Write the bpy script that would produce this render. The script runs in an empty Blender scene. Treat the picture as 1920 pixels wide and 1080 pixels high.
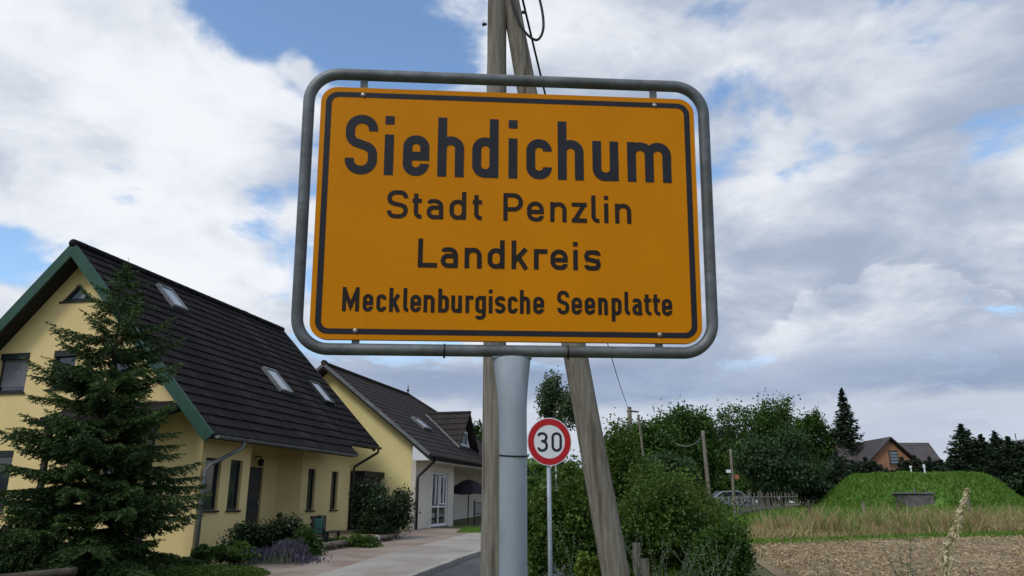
import bpy, bmesh, math, random
import numpy as np
from mathutils import Vector, Matrix
R = math.radians
sc = bpy.context.scene
col = sc.collection
rng = np.random.default_rng(7)
random.seed(7)

# ------------------------------------------------------------------ camera
FPX, HORIZON, EYE = 1400.0, 942.0, 1.6
PITCH = math.atan((HORIZON - 540) / FPX)
CP, SP = math.cos(PITCH), math.sin(PITCH)
cam = bpy.data.cameras.new('camera')
cam.sensor_width = 36.0
cam.lens = FPX / 1920 * 36
cam.clip_start = 0.05
cam.clip_end = 6000
camo = bpy.data.objects.new('camera', cam)
col.objects.link(camo)
camo.location = (0, 0, EYE)
camo.rotation_euler = (R(90) + PITCH, 0, 0)
sc.camera = camo
sc.view_settings.view_transform = 'Standard'
sc.view_settings.look = 'None'
sc.view_settings.exposure = 0.18
sc.view_settings.gamma = 1.0

def ray(x, y):
    a, b = x - 960, 540 - y
    return np.array([a, FPX * CP - b * SP, FPX * SP + b * CP])

def at(px, py, Y):                       # the point on a photo ray at distance Y ahead
    d = ray(px, py)
    k = Y / d[1]
    return Vector((d[0] * k, Y, EYE + d[2] * k))

# ------------------------------------------------------------------ sky and sun
SUN_AZ, SUN_EL = R(-140), R(48)          # from +Y towards +X
w = bpy.data.worlds.new('World')
sc.world = w
w.use_nodes = True
w.cycles.sampling_method = 'MANUAL'
w.cycles.sample_map_resolution = 512
NT = w.node_tree
NT.nodes.clear()

class G:                                 # tiny node helper
    def __init__(s, nt): s.nt = nt
    def n(s, t, **k):
        x = s.nt.nodes.new(t)
        for a, b in k.items(): setattr(x, a, b)
        return x
    def put(s, sock, v):
        if hasattr(v, 'is_linked'): s.nt.links.new(v, sock)
        elif v is not None: sock.default_value = v
    def m(s, op, a, b=None, c=None, clamp=False):
        x = s.n('ShaderNodeMath', operation=op, use_clamp=clamp)
        for i, v in enumerate((a, b, c)): s.put(x.inputs[i], v)
        return x.outputs[0]
    def vm(s, op, a, b=None):
        x = s.n('ShaderNodeVectorMath', operation=op)
        s.put(x.inputs[0], a); s.put(x.inputs[1], b)
        return x.outputs['Value'] if op in ('DOT_PRODUCT', 'LENGTH') else x.outputs[0]
    def xyz(s, a, b, c):
        x = s.n('ShaderNodeCombineXYZ')
        for i, v in enumerate((a, b, c)): s.put(x.inputs[i], v)
        return x.outputs[0]
    def noise(s, vec, scale, detail=4, rough=.55, dist=0.0):
        x = s.n('ShaderNodeTexNoise')
        s.put(x.inputs['Vector'], vec); x.inputs['Scale'].default_value = scale
        x.inputs['Detail'].default_value = detail; x.inputs['Roughness'].default_value = rough
        x.inputs['Distortion'].default_value = dist
        return x.outputs['Fac']
    def ss(s, v, a, b, to0=0.0, to1=1.0):
        x = s.n('ShaderNodeMapRange', interpolation_type='SMOOTHSTEP')
        s.put(x.inputs['Value'], v)
        x.inputs['From Min'].default_value = a; x.inputs['From Max'].default_value = b
        x.inputs['To Min'].default_value = to0; x.inputs['To Max'].default_value = to1
        return x.outputs[0]
    def mix(s, f, a, b, mode='MIX'):
        x = s.n('ShaderNodeMix', data_type='RGBA', blend_type=mode)
        s.put(x.inputs[0], f)
        for i, v in ((6, a), (7, b)):
            s.put(x.inputs[i], (*v, 1) if isinstance(v, tuple) and len(v) == 3 else v)
        return x.outputs[2]

g = G(NT)
sky = g.n('ShaderNodeTexSky', sky_type='NISHITA')
sky.sun_disc = False
sky.sun_elevation = SUN_EL
sky.sun_rotation = SUN_AZ
sky.altitude = 60
sky.ozone_density = 1.6
sky.dust_density = 0.7
bg_sky = g.n('ShaderNodeBackground')
g.put(bg_sky.inputs[0], g.mix(1.0, sky.outputs[0], (1.22, 1.34, 1.38), 'MULTIPLY'))
bg_sky.inputs[1].default_value = 0.135
tc = g.n('ShaderNodeTexCoord').outputs['Generated']
sx = g.n('ShaderNodeSeparateXYZ')
g.put(sx.inputs[0], tc)
dx, dy, dz = sx.outputs
el = g.m('MAXIMUM', dz, 0.0)
zc = g.m('ADD', el, 0.22)
flat = g.xyz(g.m('DIVIDE', dx, zc), g.m('DIVIDE', dy, zc), g.m('MULTIPLY', el, 1.5))
fluff = g.noise(flat, 2.3, 10, .58, .25)
broad = g.noise(g.vm('ADD', flat, (3.1, 1.7, 4.0)), 1.1, 4, .5)

def spot(px, py, deg, amp):              # a cloud or a gap of the sky in view, as a direction
    d = ray(px, py)
    d = d / np.linalg.norm(d)
    q = g.vm('DOT_PRODUCT', tc, tuple(float(v) for v in d))
    return g.m('MULTIPLY', g.ss(q, math.cos(R(deg)), 1.0), amp)

def total(lst):
    o = lst[0]
    for q in lst[1:]: o = g.m('ADD', o, q)
    return o

cover = total([
    g.m('MULTIPLY_ADD', g.m('SUBTRACT', fluff, .5), 1.7, .57), g.m('MULTIPLY', g.m('SUBTRACT', broad, .5), .2),
    g.ss(dz, .42, .02, 0.0, .17),
    spot(60, 60, 9, .16), spot(200, 200, 12, .20), spot(420, 230, 8, .20), spot(300, 290, 9, .16), spot(120, 330, 5, .10),
    spot(553, 118, 1.5, .13), spot(585, 138, 1.6, .12), spot(560, 25, 10, -.22), spot(770, 25, 9, -.26), spot(420, 20, 5, -.16), spot(660, 60, 5, -.14),
    spot(15, 235, 2.2, -.22), spot(70, 275, 2.2, -.12), spot(470, 385, 3.0, -.22), spot(230, 350, 2.6, -.18), spot(110, 372, 2.6, -.16), spot(20, 470, 2.5, -.12),
    spot(1180, 110, 7, .16), spot(980, 130, 4, .16), spot(1340, 20, 3.5, -.12), spot(1395, 165, 2.5, -.10), spot(1430, 235, 3.0, -.14),
    spot(1480, 110, 8, .17), spot(1400, 320, 6, .12), spot(1560, 285, 3, -.22), spot(1660, 285, 2.6, -.26), spot(1870, 255, 3.0, -.15), spot(1350, 650, 4, .14), spot(1770, 170, 4, -.16),
    spot(1490, 345, 2.0, -.22), spot(1700, 60, 12, .10), spot(1650, 430, 12, .16)])
dens = g.ss(cover, .38, .62)
# lit tops and grey undersides of the clouds
relief = g.m('SUBTRACT', g.noise(g.vm('ADD', flat, (0.0, 0.0, -0.05)), 2.3, 10, .58, .25), g.noise(g.vm('ADD', flat, (-.10, .12, 0.0)), 2.3, 6, .55, .25))
dirz = g.xyz(dx, dy, g.m('MULTIPLY', dz, 1.9))
puff = g.noise(dirz, 6.0, 9, .6, .5)
soft = g.noise(g.vm('ADD', dirz, (2, 5, 1)), 3.2, 5, .5, .3)
white = total([g.m('MULTIPLY', relief, 1.5), g.m('MULTIPLY', g.m('SUBTRACT', puff, .5), 1.15), g.m('MULTIPLY', g.m('SUBTRACT', soft, .5), 1.3),
               g.ss(g.vm('DOT_PRODUCT', tc, (-.78, -.30, 0.0)), -.80, .22, .13, .72), g.ss(dz, .12, .5, -.12, .10)])
# a brighter heap of cumulus with a hard upper edge in front of the grey deck
heap = total([spot(1690, 640, 8, 1.0), spot(1520, 660, 6, .6), spot(1890, 690, 6, .6), spot(1640, 625, 4, .25), g.m('MULTIPLY', g.m('SUBTRACT', puff, .5), 1.6)])
heap = g.ss(heap, .40, .50)
white = g.m('ADD', white, g.m('MULTIPLY', heap, .22))
cl = g.mix(g.ss(white, -.1, 1.0), (.36, .43, .56), (.86, .885, .93))
# the long flat bases low over the horizon
low = g.noise(g.xyz(g.m('MULTIPLY', dx, 2.2), g.m('MULTIPLY', dy, 2.2), g.m('MULTIPLY', dz, 13.0)), 1.2, 6, .5, .3)
wob = g.m('ADD', dz, g.m('MULTIPLY', g.m('SUBTRACT', puff, .5), .07))
bandc = g.mix(g.ss(low, .30, .70), (.26, .335, .49), (.42, .495, .64))
pale = g.mix(g.ss(low, .3, .65), (.50, .56, .67), (.63, .68, .76))
bandc = g.mix(g.ss(wob, .135, .112), bandc, pale)
lowf = g.ss(wob, .215, .155)
cl = g.mix(g.m('MULTIPLY', lowf, .92), cl, bandc)
bg_cl = g.n('ShaderNodeBackground')
g.put(bg_cl.inputs[0], cl)
bg_cl.inputs[1].default_value = 0.92
mx = g.n('ShaderNodeMixShader')
g.put(mx.inputs[0], g.m('MAXIMUM', dens, g.m('MULTIPLY', lowf, .95)))
g.put(mx.inputs[1], bg_sky.outputs[0]); g.put(mx.inputs[2], bg_cl.outputs[0])
wo = g.n('ShaderNodeOutputWorld')
g.put(wo.inputs[0], mx.outputs[0])

sl = bpy.data.lights.new('sun', 'SUN')
sl.energy = 1.3
sl.angle = R(16)
sl.color = (1.0, .96, .90)
so = bpy.data.objects.new('sun', sl)
col.objects.link(so)
sd = Vector((math.sin(SUN_AZ) * math.cos(SUN_EL), math.cos(SUN_AZ) * math.cos(SUN_EL), math.sin(SUN_EL)))
so.rotation_euler = sd.to_track_quat('Z', 'Y').to_euler()
so.location = (-20, -10, 30)

# ------------------------------------------------------------------ materials
def new_mat(name):
    m = bpy.data.materials.new(name)
    m.use_nodes = True
    b = m.node_tree.nodes['Principled BSDF']
    return m, G(m.node_tree), b

def pm(name, c1, c2=None, scale=4.0, rough=.8, bump=0.0, bscale=None, stretch=(1, 1, 1), detail=6, metal=0.0, c3=None, s3=.7, spec=.3, lo=.35, hi=.65):
    m, q, b = new_mat(name)
    b.inputs['Roughness'].default_value = rough
    b.inputs['Metallic'].default_value = metal
    b.inputs['Specular IOR Level'].default_value = spec
    if c2 is None: c2 = tuple(v * .8 for v in c1)
    vec = q.vm('MULTIPLY', q.n('ShaderNodeTexCoord').outputs['Object'], stretch)
    c = q.mix(q.ss(q.noise(vec, scale, detail, .6), lo, hi), c1, c2)
    if c3: c = q.mix(q.ss(q.noise(q.vm('ADD', vec, (5, 3, 1)), s3, 5, .6), .50, .68), c, c3)
    q.put(b.inputs['Base Color'], c)
    if bump:
        bn = q.n('ShaderNodeBump')
        bn.inputs['Strength'].default_value = min(1, bump)
        bn.inputs['Distance'].default_value = .02 * max(1, bump)
        q.put(bn.inputs['Height'], q.noise(vec, bscale or scale * 3, 6, .65))
        q.put(b.inputs['Normal'], bn.outputs[0])
    return m

def leafmat(name, dark, light, rough=.55, trans=.3):
    m, q, b = new_mat(name)
    a = q.n('ShaderNodeAttribute', attribute_name='tone')
    c = q.mix(a.outputs['Fac'], dark, light)
    q.put(b.inputs['Base Color'], c)
    b.inputs['Roughness'].default_value = rough
    b.inputs['Specular IOR Level'].default_value = .25
    t = q.n('ShaderNodeBsdfTranslucent')
    q.put(t.inputs[0], q.mix(1.0, c, (1.1, 1.25, .6), 'MULTIPLY'))
    mxs = q.n('ShaderNodeMixShader')
    mxs.inputs[0].default_value = trans
    q.put(mxs.inputs[1], b.outputs[0]); q.put(mxs.inputs[2], t.outputs[0])
    q.put(m.node_tree.nodes['Material Output'].inputs[0], mxs.outputs[0])
    return m

def glassmat(name, c, rough=.06):
    m, q, b = new_mat(name)
    b.inputs['Base Color'].default_value = (*c, 1)
    b.inputs['Roughness'].default_value = rough
    b.inputs['Specular IOR Level'].default_value = .9
    b.inputs['Coat Weight'].default_value = .5
    return m

M = dict(
    yellow=pm('yellow_plaster', (.73, .575, .275), (.69, .54, .25), 1.2, .92, .25, 90, c3=(.67, .535, .255), s3=.5),
    yellow2=pm('pale_yellow_plaster', (.76, .66, .31), (.72, .62, .285), 1.2, .92, .2, 90),
    cream=pm('cream_render', (.64, .58, .50), (.59, .53, .455), 1.5, .92, .25, 60),
    white=pm('white_paint', (.72, .73, .73), (.66, .67, .68), 3, .5),
    tile=pm('dark_roof_tile', (.022, .0195, .020), (.012, .011, .012), 2.2, .9, .5, 40, c3=(.034, .030, .029), s3=.9, spec=.08),
    tile2=pm('brown_grey_roof_tile', (.045, .038, .036), (.033, .028, .027), 1.6, .9, .4, 40, spec=.1),
    tile3=pm('weathered_grey_roof', (.085, .075, .075), (.06, .055, .055), 1.0, .8, .3, 20),
    soffit=pm('dark_soffit_boards', (.020, .019, .02), (.012, .012, .013), 6, .7),
    green=pm('green_painted_board', (.022, .075, .05), (.016, .055, .036), 3, .5, .2, 20),
    darkframe=pm('dark_green_window_frame', (.018, .026, .024), (.012, .017, .016), 5, .45),
    zinc=pm('zinc_gutter', (.20, .215, .22), (.13, .14, .145), 5, .5, .1, metal=.35),
    darkpipe=pm('dark_metal_pipe', (.05, .045, .045), (.03, .03, .03), 5, .5, metal=.3),
    glass=glassmat('window_glass', (.018, .022, .03)),
    glass_pale=glassmat('pale_window_glass', (.20, .23, .27), .12),
    curtain=pm('grey_blind', (.16, .16, .18), (.13, .13, .15), 8, .8),
    wood=pm('weathered_pole_wood', (.25, .23, .19), (.16, .143, .112), 5, .9, .9, 14, (6, 6, .35), c3=(.105, .09, .068), s3=2.4),
    oldwood=pm('grey_old_wood', (.22, .20, .17), (.13, .115, .095), 6, .9, .8, 18, (4, 4, .6)),
    darkwood=pm('dark_stained_wood', (.03, .027, .024), (.018, .016, .014), 6, .6, .3),
    galv=pm('galvanised_steel_post', (.36, .41, .46), (.30, .345, .39), 9, .55, .12, 40, (1, 1, .35), metal=.25, c3=(.24, .27, .30), s3=5),
    tube=pm('weathered_frame_tube', (.175, .19, .20), (.095, .103, .108), 7, .5, .15, 50, metal=.35, c3=(.10, .095, .08), s3=4),
    black=pm('black_plastic', (.012, .012, .013), (.008, .008, .009), 5, .45),
    cable=pm('black_cable', (.012, .013, .018), (.008, .009, .012), 5, .5),
    bolt=pm('steel_bolt', (.5, .48, .44), (.35, .33, .3), 30, .35, metal=.7),
    road=pm('asphalt', (.085, .088, .095), (.062, .064, .07), 3, .9, .6, 120, c3=(.11, .11, .115), s3=.35),
    concrete=pm('pale_paving', (.36, .335, .30), (.29, .265, .235), 1.2, .9, .4, 60, c3=(.25, .22, .19), s3=.5),
    kerb=pm('kerb_stone', (.38, .36, .33), (.28, .265, .24), 4, .9, .4, 30),
    soil=pm('tilled_soil', (.25, .19, .115), (.145, .108, .066), 2.5, .95, 1.0, 12, c3=(.30, .235, .145), s3=.6),
    ground=pm('meadow_ground', (.075, .105, .03), (.14, .125, .055), .35, .95, .8, 6, c3=(.10, .085, .045), s3=.12),
    moundg=pm('mound_turf', (.075, .165, .022), (.10, .20, .034), .8, .95, .8, 5, c3=(.13, .20, .05), s3=.25),
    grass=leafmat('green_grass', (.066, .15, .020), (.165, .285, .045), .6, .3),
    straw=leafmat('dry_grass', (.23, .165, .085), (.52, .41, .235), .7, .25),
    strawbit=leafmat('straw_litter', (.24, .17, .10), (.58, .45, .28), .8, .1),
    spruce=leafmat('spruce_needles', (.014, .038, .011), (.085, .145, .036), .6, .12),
    conifer=leafmat('dark_conifer', (.009, .022, .012), (.038, .062, .026), .6, .1),
    leaf=leafmat('bush_leaves', (.026, .062, .010), (.13, .20, .034), .5, .3),
    leaf2=leafmat('tree_leaves', (.018, .052, .009), (.088, .16, .026), .5, .25),
    willow=leafmat('willow_leaves', (.022, .056, .022), (.080, .130, .052), .55, .25),
    birch=leafmat('birch_leaves', (.035, .06, .03), (.12, .17, .08), .5, .3),
    darkleaf=leafmat('dark_glossy_leaves', (.007, .019, .007), (.038, .066, .020), .4, .1),
    lime=leafmat('lime_leaves', (.07, .12, .015), (.22, .28, .045), .5, .3),
    silver=leafmat('silver_green_stalks', (.10, .13, .085), (.26, .29, .20), .7, .2),
    lavender=leafmat('lavender_spikes', (.045, .04, .07), (.13, .11, .18), .7, .2),
    box=leafmat('box_leaves', (.03, .07, .010), (.10, .16, .025), .5, .25),
    seed=leafmat('cream_seeds', (.45, .38, .24), (.70, .62, .44), .7, .2),
    bark=pm('tree_bark', (.075, .06, .045), (.04, .033, .026), 6, .95, .8, 20, (1, 1, .3)),
    birchbark=pm('birch_bark', (.5, .49, .46), (.2, .19, .18), 5, .9, .3, 20, (.4, .4, 1)),
    cone=pm('brown_cones', (.09, .045, .022), (.05, .025, .013), 12, .8, .5),
    stone=pm('garden_stone', (.15, .125, .10), (.085, .072, .06), 4, .9, .7, 20, c3=(.19, .165, .14), s3=3),
    palestone=pm('pale_edging_stone', (.42, .39, .35), (.30, .27, .24), 5, .9, .6, 20),
    concold=pm('old_concrete', (.16, .155, .145), (.09, .088, .08), 3, .92, .7, 18),
    brickw=pm('terracotta_render', (.33, .175, .10), (.28, .145, .08), 2, .9, .3, 20),
    teal=pm('teal_cushion', (.015, .075, .07), (.01, .055, .05), 8, .85),
    parasol=pm('purple_black_fabric', (.025, .02, .03), (.015, .012, .018), 6, .8),
    garage=pm('slate_blue_panel', (.024, .026, .034), (.018, .02, .026), 3, .6),
    car=pm('grey_car_paint', (.20, .21, .24), (.18, .19, .22), 2, .25, spec=.6),
    tyre=pm('tyre_rubber', (.015, .015, .015), (.01, .01, .01), 8, .9),
    orangep=pm('orange_paint', (.42, .16, .08), (.33, .12, .06), 6, .7),
    letter=pm('sign_black_film', (.016, .017, .026), (.012, .013, .02), 10, .5, spec=.3),
    letter2=pm('sign_brown_black_film', (.020, .013, .009), (.014, .009, .007), 10, .5, spec=.25),
    red=pm('sign_red_film', (.46, .008, .014), (.40, .006, .010), 14, .45, spec=.4),
    signwhite=pm('sign_white_film', (.72, .74, .78), (.68, .70, .74), 12, .45, spec=.4),
)

def paver_mat():
    m, q, b = new_mat('red_brown_paving')
    t = q.n('ShaderNodeTexCoord').outputs['Object']
    br = q.n('ShaderNodeTexBrick')
    q.put(br.inputs['Vector'], t)
    br.inputs['Color1'].default_value = (.26, .165, .12, 1); br.inputs['Color2'].default_value = (.20, .15, .12, 1); br.inputs['Mortar'].default_value = (.12, .10, .085, 1)
    br.inputs['Scale'].default_value = 1.0; br.inputs['Brick Width'].default_value = .2; br.inputs['Row Height'].default_value = .1; br.inputs['Mortar Size'].default_value = .006
    c = q.mix(q.ss(q.noise(t, .8, 6, .6), .4, .62), br.outputs[0], (.28, .235, .195))
    q.put(b.inputs['Base Color'], c)
    b.inputs['Roughness'].default_value = .9
    return m
M['paver'] = paver_mat()

def sign_mat():
    m, q, b = new_mat('yellow_sign_film')
    t = q.n('ShaderNodeTexCoord').outputs['Object']
    c = q.mix(q.ss(q.noise(t, 3, 6, .6), .3, .7), (.66, .235, .0), (.61, .215, .0))
    c = q.mix(q.ss(q.noise(q.vm('MULTIPLY', t, (40, 1, 3)), 1.0, 5, .6), .58, .78, 0, .4), c, (.46, .165, .004))
    c = q.mix(q.ss(q.noise(t, 26, 3, .5), .70, .80, 0, .35), c, (.40, .17, .02))
    q.put(b.inputs['Base Color'], c)
    b.inputs['Roughness'].default_value = .55
    b.inputs['Specular IOR Level'].default_value = .12
    wv = q.n('ShaderNodeTexWave', wave_type='BANDS', bands_direction='Z')
    q.put(wv.inputs['Vector'], t); wv.inputs['Scale'].default_value = 55
    bn = q.n('ShaderNodeBump'); bn.inputs['Strength'].default_value = .05; bn.inputs['Distance'].default_value = .002
    q.put(bn.inputs['Height'], wv.outputs['Fac']); q.put(b.inputs['Normal'], bn.outputs[0])
    return m
M['sign'] = sign_mat()

# ------------------------------------------------------------------ mesh helpers
def tag(o, label=None, cat=None, group=None, kind=None):
    if label: o['label'] = label
    if cat: o['category'] = cat
    if group: o['group'] = group
    if kind: o['kind'] = kind
    return o

def empty(name, loc=(0, 0, 0), rz=0.0, label=None, cat=None, group=None):
    o = bpy.data.objects.new(name, None)
    col.objects.link(o)
    o.location = loc
    o.rotation_euler = (0, 0, rz)
    return tag(o, label, cat, group)

def link(name, me, mat=None, parent=None, smooth=False):
    if mat is not None and not me.materials: me.materials.append(M[mat] if isinstance(mat, str) else mat)
    if smooth: me.polygons.foreach_set('use_smooth', [True] * len(me.polygons))
    o = bpy.data.objects.new(name, me)
    col.objects.link(o)
    o.parent = parent
    return o

class B:                                  # collects shapes for ONE mesh
    def __init__(s): s.v, s.f = [], []
    def add(s, v, f):
        k = len(s.v)
        s.v += [tuple(x) for x in v]
        s.f += [tuple(i + k for i in q) for q in f]
        return s
    def box(s, a, b, jit=0.0):
        (x0, y0, z0), (x1, y1, z1) = a, b
        v = [(x0, y0, z0), (x1, y0, z0), (x1, y1, z0), (x0, y1, z0), (x0, y0, z1), (x1, y0, z1), (x1, y1, z1), (x0, y1, z1)]
        if jit: v = [tuple(c + random.uniform(-jit, jit) for c in p) for p in v]
        return s.add(v, [(0, 3, 2, 1), (4, 5, 6, 7), (0, 1, 5, 4), (1, 2, 6, 5), (2, 3, 7, 6), (3, 0, 4, 7)])
    def prism(s, poly, axis, a, b):       # poly in the two other axes, pushed along axis from a to b
        n = len(poly)
        def P(p, h):
            return {0: (h, p[0], p[1]), 1: (p[0], h, p[1]), 2: (p[0], p[1], h)}[axis]
        v = [P(p, a) for p in poly] + [P(p, b) for p in poly]
        return s.add(v, [tuple(range(n)), tuple(range(2 * n - 1, n - 1, -1))] + [(i + n, (i + 1) % n + n, (i + 1) % n, i) for i in range(n)])
    def tube(s, pts, r, seg=10, caps=True, closed=False):
        pts = [Vector(p) for p in pts]
        n = len(pts)
        rs = r if isinstance(r, (list, tuple)) else [r] * n
        v, f = [], []
        up = None
        for i, p in enumerate(pts):
            if closed: d = pts[(i + 1) % n] - pts[i - 1]
            else: d = pts[min(i + 1, n - 1)] - pts[max(i - 1, 0)]
            d.normalize()
            if up is None:
                up = Vector((0, 0, 1)) if abs(d.z) < .9 else Vector((1, 0, 0))
            up = (up - d * up.dot(d)).normalized()
            sd_ = d.cross(up)
            rr = rs[i]
            ra, rb = rr if isinstance(rr, tuple) else (rr, rr)
            for k in range(seg):
                a = 2 * math.pi * k / seg
                v.append(p + up * (math.cos(a) * ra) + sd_ * (math.sin(a) * rb))
        for i in range(n if closed else n - 1):
            j = (i + 1) % n
            for k in range(seg):
                k2 = (k + 1) % seg
                f.append((i * seg + k, j * seg + k, j * seg + k2, i * seg + k2))
        if caps and not closed:
            f.append(tuple(range(seg))); f.append(tuple((n - 1) * seg + k for k in range(seg - 1, -1, -1)))
        return s.add(v, f)
    def mesh(s, name, fix=True):
        me = bpy.data.meshes.new(name)
        me.from_pydata(s.v, [], s.f)
        if fix:
            bm = bmesh.new(); bm.from_mesh(me)
            bmesh.ops.recalc_face_normals(bm, faces=bm.faces)
            bm.to_mesh(me); bm.free()
        return me
    def obj(s, name, mat, parent=None, smooth=False, bevel=0.0):
        me = s.mesh(name)
        if bevel:
            bm = bmesh.new(); bm.from_mesh(me)
            bmesh.ops.bevel(bm, geom=list(bm.edges), offset=bevel, segments=1, affect='EDGES', profile=.5)
            bm.to_mesh(me); bm.free()
        return link(name, me, mat, parent, smooth)

def npmesh(name, V, F, tone=None, mat=None, parent=None):
    me = bpy.data.meshes.new(name)
    V = np.asarray(V, np.float32); F = np.asarray(F, np.int32)
    n, k = F.shape
    me.vertices.add(len(V)); me.vertices.foreach_set('co', V.ravel())
    me.loops.add(n * k); me.loops.foreach_set('vertex_index', F.ravel())
    me.polygons.add(n); me.polygons.foreach_set('loop_start', np.arange(0, n * k, k, dtype=np.int32))
    me.update(calc_edges=True)
    if tone is not None:
        a = me.attributes.new('tone', 'FLOAT', 'POINT')
        a.data.foreach_set('value', np.asarray(tone, np.float32))
    return link(name, me, mat, parent)

def norm(a): return a / np.maximum(np.linalg.norm(a, axis=-1, keepdims=True), 1e-9)

def leaves(C, D, L, W, tone, tilt=None, fold=.25):
    """diamond leaves: centres C, axis D, length L, width W -> verts, quads, tone"""
    n = len(C)
    D = norm(D)
    up = norm(rng.normal(size=(n, 3)) + (tilt if tilt is not None else np.array([0, 0, .8])))
    S = norm(np.cross(D, up)); N = np.cross(S, D)
    L = np.broadcast_to(L, n)[:, None]; W = np.broadcast_to(W, n)[:, None]
    a = C - D * L * .5; b = C + S * W * .5 + N * W * fold; c = C + D * L * .5; d = C - S * W * .5 + N * W * fold
    V = np.stack([a, b, c, d], 1).reshape(-1, 3)
    F = np.arange(4 * n).reshape(n, 4)
    return V, F, np.repeat(tone, 4)

def cat3(parts):
    V, F, T, k = [], [], [], 0
    for v, f, t in parts:
        V.append(v); F.append(f + k); T.append(t); k += len(v)
    return np.concatenate(V), np.concatenate(F), np.concatenate(T)

def blades(C, H, W, lean, tone, heads=False):
    """grass blades: one bent quad + tip, base at C"""
    n = len(C)
    a = rng.uniform(0, 2 * np.pi, n)
    side = np.stack([np.cos(a), np.sin(a), np.zeros(n)], 1) * np.broadcast_to(W, n)[:, None] * .5
    ld = np.stack([rng.normal(size=n), rng.normal(size=n), np.zeros(n)], 1) * np.broadcast_to(lean, n)[:, None]
    H = np.broadcast_to(H, n)[:, None]
    z = np.array([0, 0, 1.0])
    m1 = C + z * H * .55 + ld * H * .3
    tip = C + z * H + ld * H
    V = np.stack([C - side, C + side, m1 + side * .8, m1 - side * .8, tip + side * .25, tip - side * .25], 1).reshape(-1, 3)
    i = np.arange(n)[:, None] * 6
    F = np.concatenate([i + np.array([0, 1, 2, 3]), i + np.array([3, 2, 4, 5])])
    return V, F, np.repeat(tone, 6)

# ------------------------------------------------------------------ ground
ZX = [0, 8, 17, 28, 42, 80, 200, 4000]
ZY = [0, .05, .42, .58, .9, 1.2, 1.4, 1.5]
def gz(x, y): return np.interp(np.hypot(x, y), ZX, ZY)

rings = sorted(set([0.5, 2, 5, 8, 12, 17, 22, 28, 35, 42, 60, 80, 130, 200, 600, 4000]))
NA = 360
V = [(0, 0, 0.0)]
for r in rings:
    for k in range(NA):
        a = 2 * math.pi * k / NA
        V.append((r * math.cos(a), r * math.sin(a), float(np.interp(r, ZX, ZY))))
F = [(0, 1 + k, 1 + (k + 1) % NA) for k in range(NA)]
for i in range(len(rings) - 1):
    for k in range(NA):
        a, b = 1 + i * NA, 1 + (i + 1) * NA
        F.append((a + k, b + k, b + (k + 1) % NA, a + (k + 1) % NA))
B().add(V, F).obj('ground', 'ground', smooth=True)['kind'] = 'structure'

AL = 0.2337                                # street direction
O1 = np.array([-6.943, 17.115])            # street-side near corner of the first house
E1 = np.array([math.sin(AL), math.cos(AL)]); E2 = np.array([-math.cos(AL), math.sin(AL)])
def st(s, t, dz=0.0, O=O1):
    p = O + s * E1 + t * E2
    return (float(p[0]), float(p[1]), float(gz(p[0], p[1])) + dz)

def sheet(name, mat, s0, s1, tf0, tf1, lift, ns=60, nt=8, kind='structure', thick=None):
    V, F = [], []
    for i in range(ns + 1):
        s = s0 + (s1 - s0) * i / ns
        a, b = tf0(s), tf1(s)
        for j in range(nt + 1): V.append(st(s, a + (b - a) * j / nt, lift))
    for i in range(ns):
        for j in range(nt):
            k = i * (nt + 1) + j
            F.append((k, k + nt + 1, k + nt + 2, k + 1))
    o = B().add(V, F).obj(name, mat, smooth=True)
    o['kind'] = kind
    return o
KT = -5.9
sheet('road', 'road', -26, 60, lambda s: -8.5, lambda s: KT - .02, .012, 120, 8)
sheet('pavement', 'concrete', -14, 60, lambda s: KT + .14, lambda s: -4.15 + .07 * max(-2, min(s, 9)), .10, 100, 6)
sheet('paved_forecourt', 'paver', -4.2, 12.2, lambda s: -4.15 + .07 * max(-2, min(s, 9)) + .004, lambda s: -2.45 if s < 5.6 else (-1.2 if s < 9.2 else 4.0), .096, 60, 10)
# kerb stones
kt = empty('kerb', st(0, KT), math.pi / 2 - AL)
kt['kind'] = 'structure'
for i in range(38):
    s = -12 + i * 1.0
    p0, p1 = st(s + .01, KT), st(s + .99, KT)
    z0 = st(0, KT)[2]
    za, zb_ = p0[2] - z0, p1[2] - z0
    V = [(x, y, z + h) for h in (-.15, .115) for x, y, z in ((s + .006, 0, za), (s + .994, 0, zb_), (s + .994, .13, zb_), (s + .006, .13, za))]
    B().add(V, [(0, 3, 2, 1), (4, 5, 6, 7), (0, 1, 5, 4), (1, 2, 6, 5), (2, 3, 7, 6), (3, 0, 4, 7)]).obj('kerb_stone', 'kerb', kt, bevel=.012)
# ------------------------------------------------------------------ tilled field, right of the verge
def field_pt(u, v):
    # u across, v away: near edge 9 m, far edge follows the grass band
    x0, x1 = 3.6 + 2.2 * v, 30 + 10 * v
    far = 21.5 + 3.2 * min(1, u * 2.2) + .6 * math.sin(u * 9)
    y = 7 + (far - 7) * v
    x = x0 + (x1 - x0) * u
    return x, y
V, F = [], []
nu, nv = 150, 90
for j in range(nv + 1):
    for i in range(nu + 1):
        x, y = field_pt(i / nu, j / nv)
        e = min(1, 8 * min(i / nu, 1 - i / nu, j / nv, 1 - j / nv))
        V.append((x, y, float(gz(x, y)) + .012 + e * abs(random.gauss(0, .035))))
for j in range(nv):
    for i in range(nu):
        k = j * (nu + 1) + i
        F.append((k, k + 1, k + nu + 2, k + nu + 1))
B().add(V, F).obj('field', 'soil')['kind'] = 'structure'
uv = rng.uniform(.005, .995, (90000, 2))
P = np.array([field_pt(a, b) for a, b in uv])
C = np.c_[P, gz(P[:, 0], P[:, 1]) + .03 + np.abs(rng.normal(0, .025, len(P)))]
D = norm(np.c_[rng.normal(size=(len(P), 2)), rng.normal(0, .35, len(P))])
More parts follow.
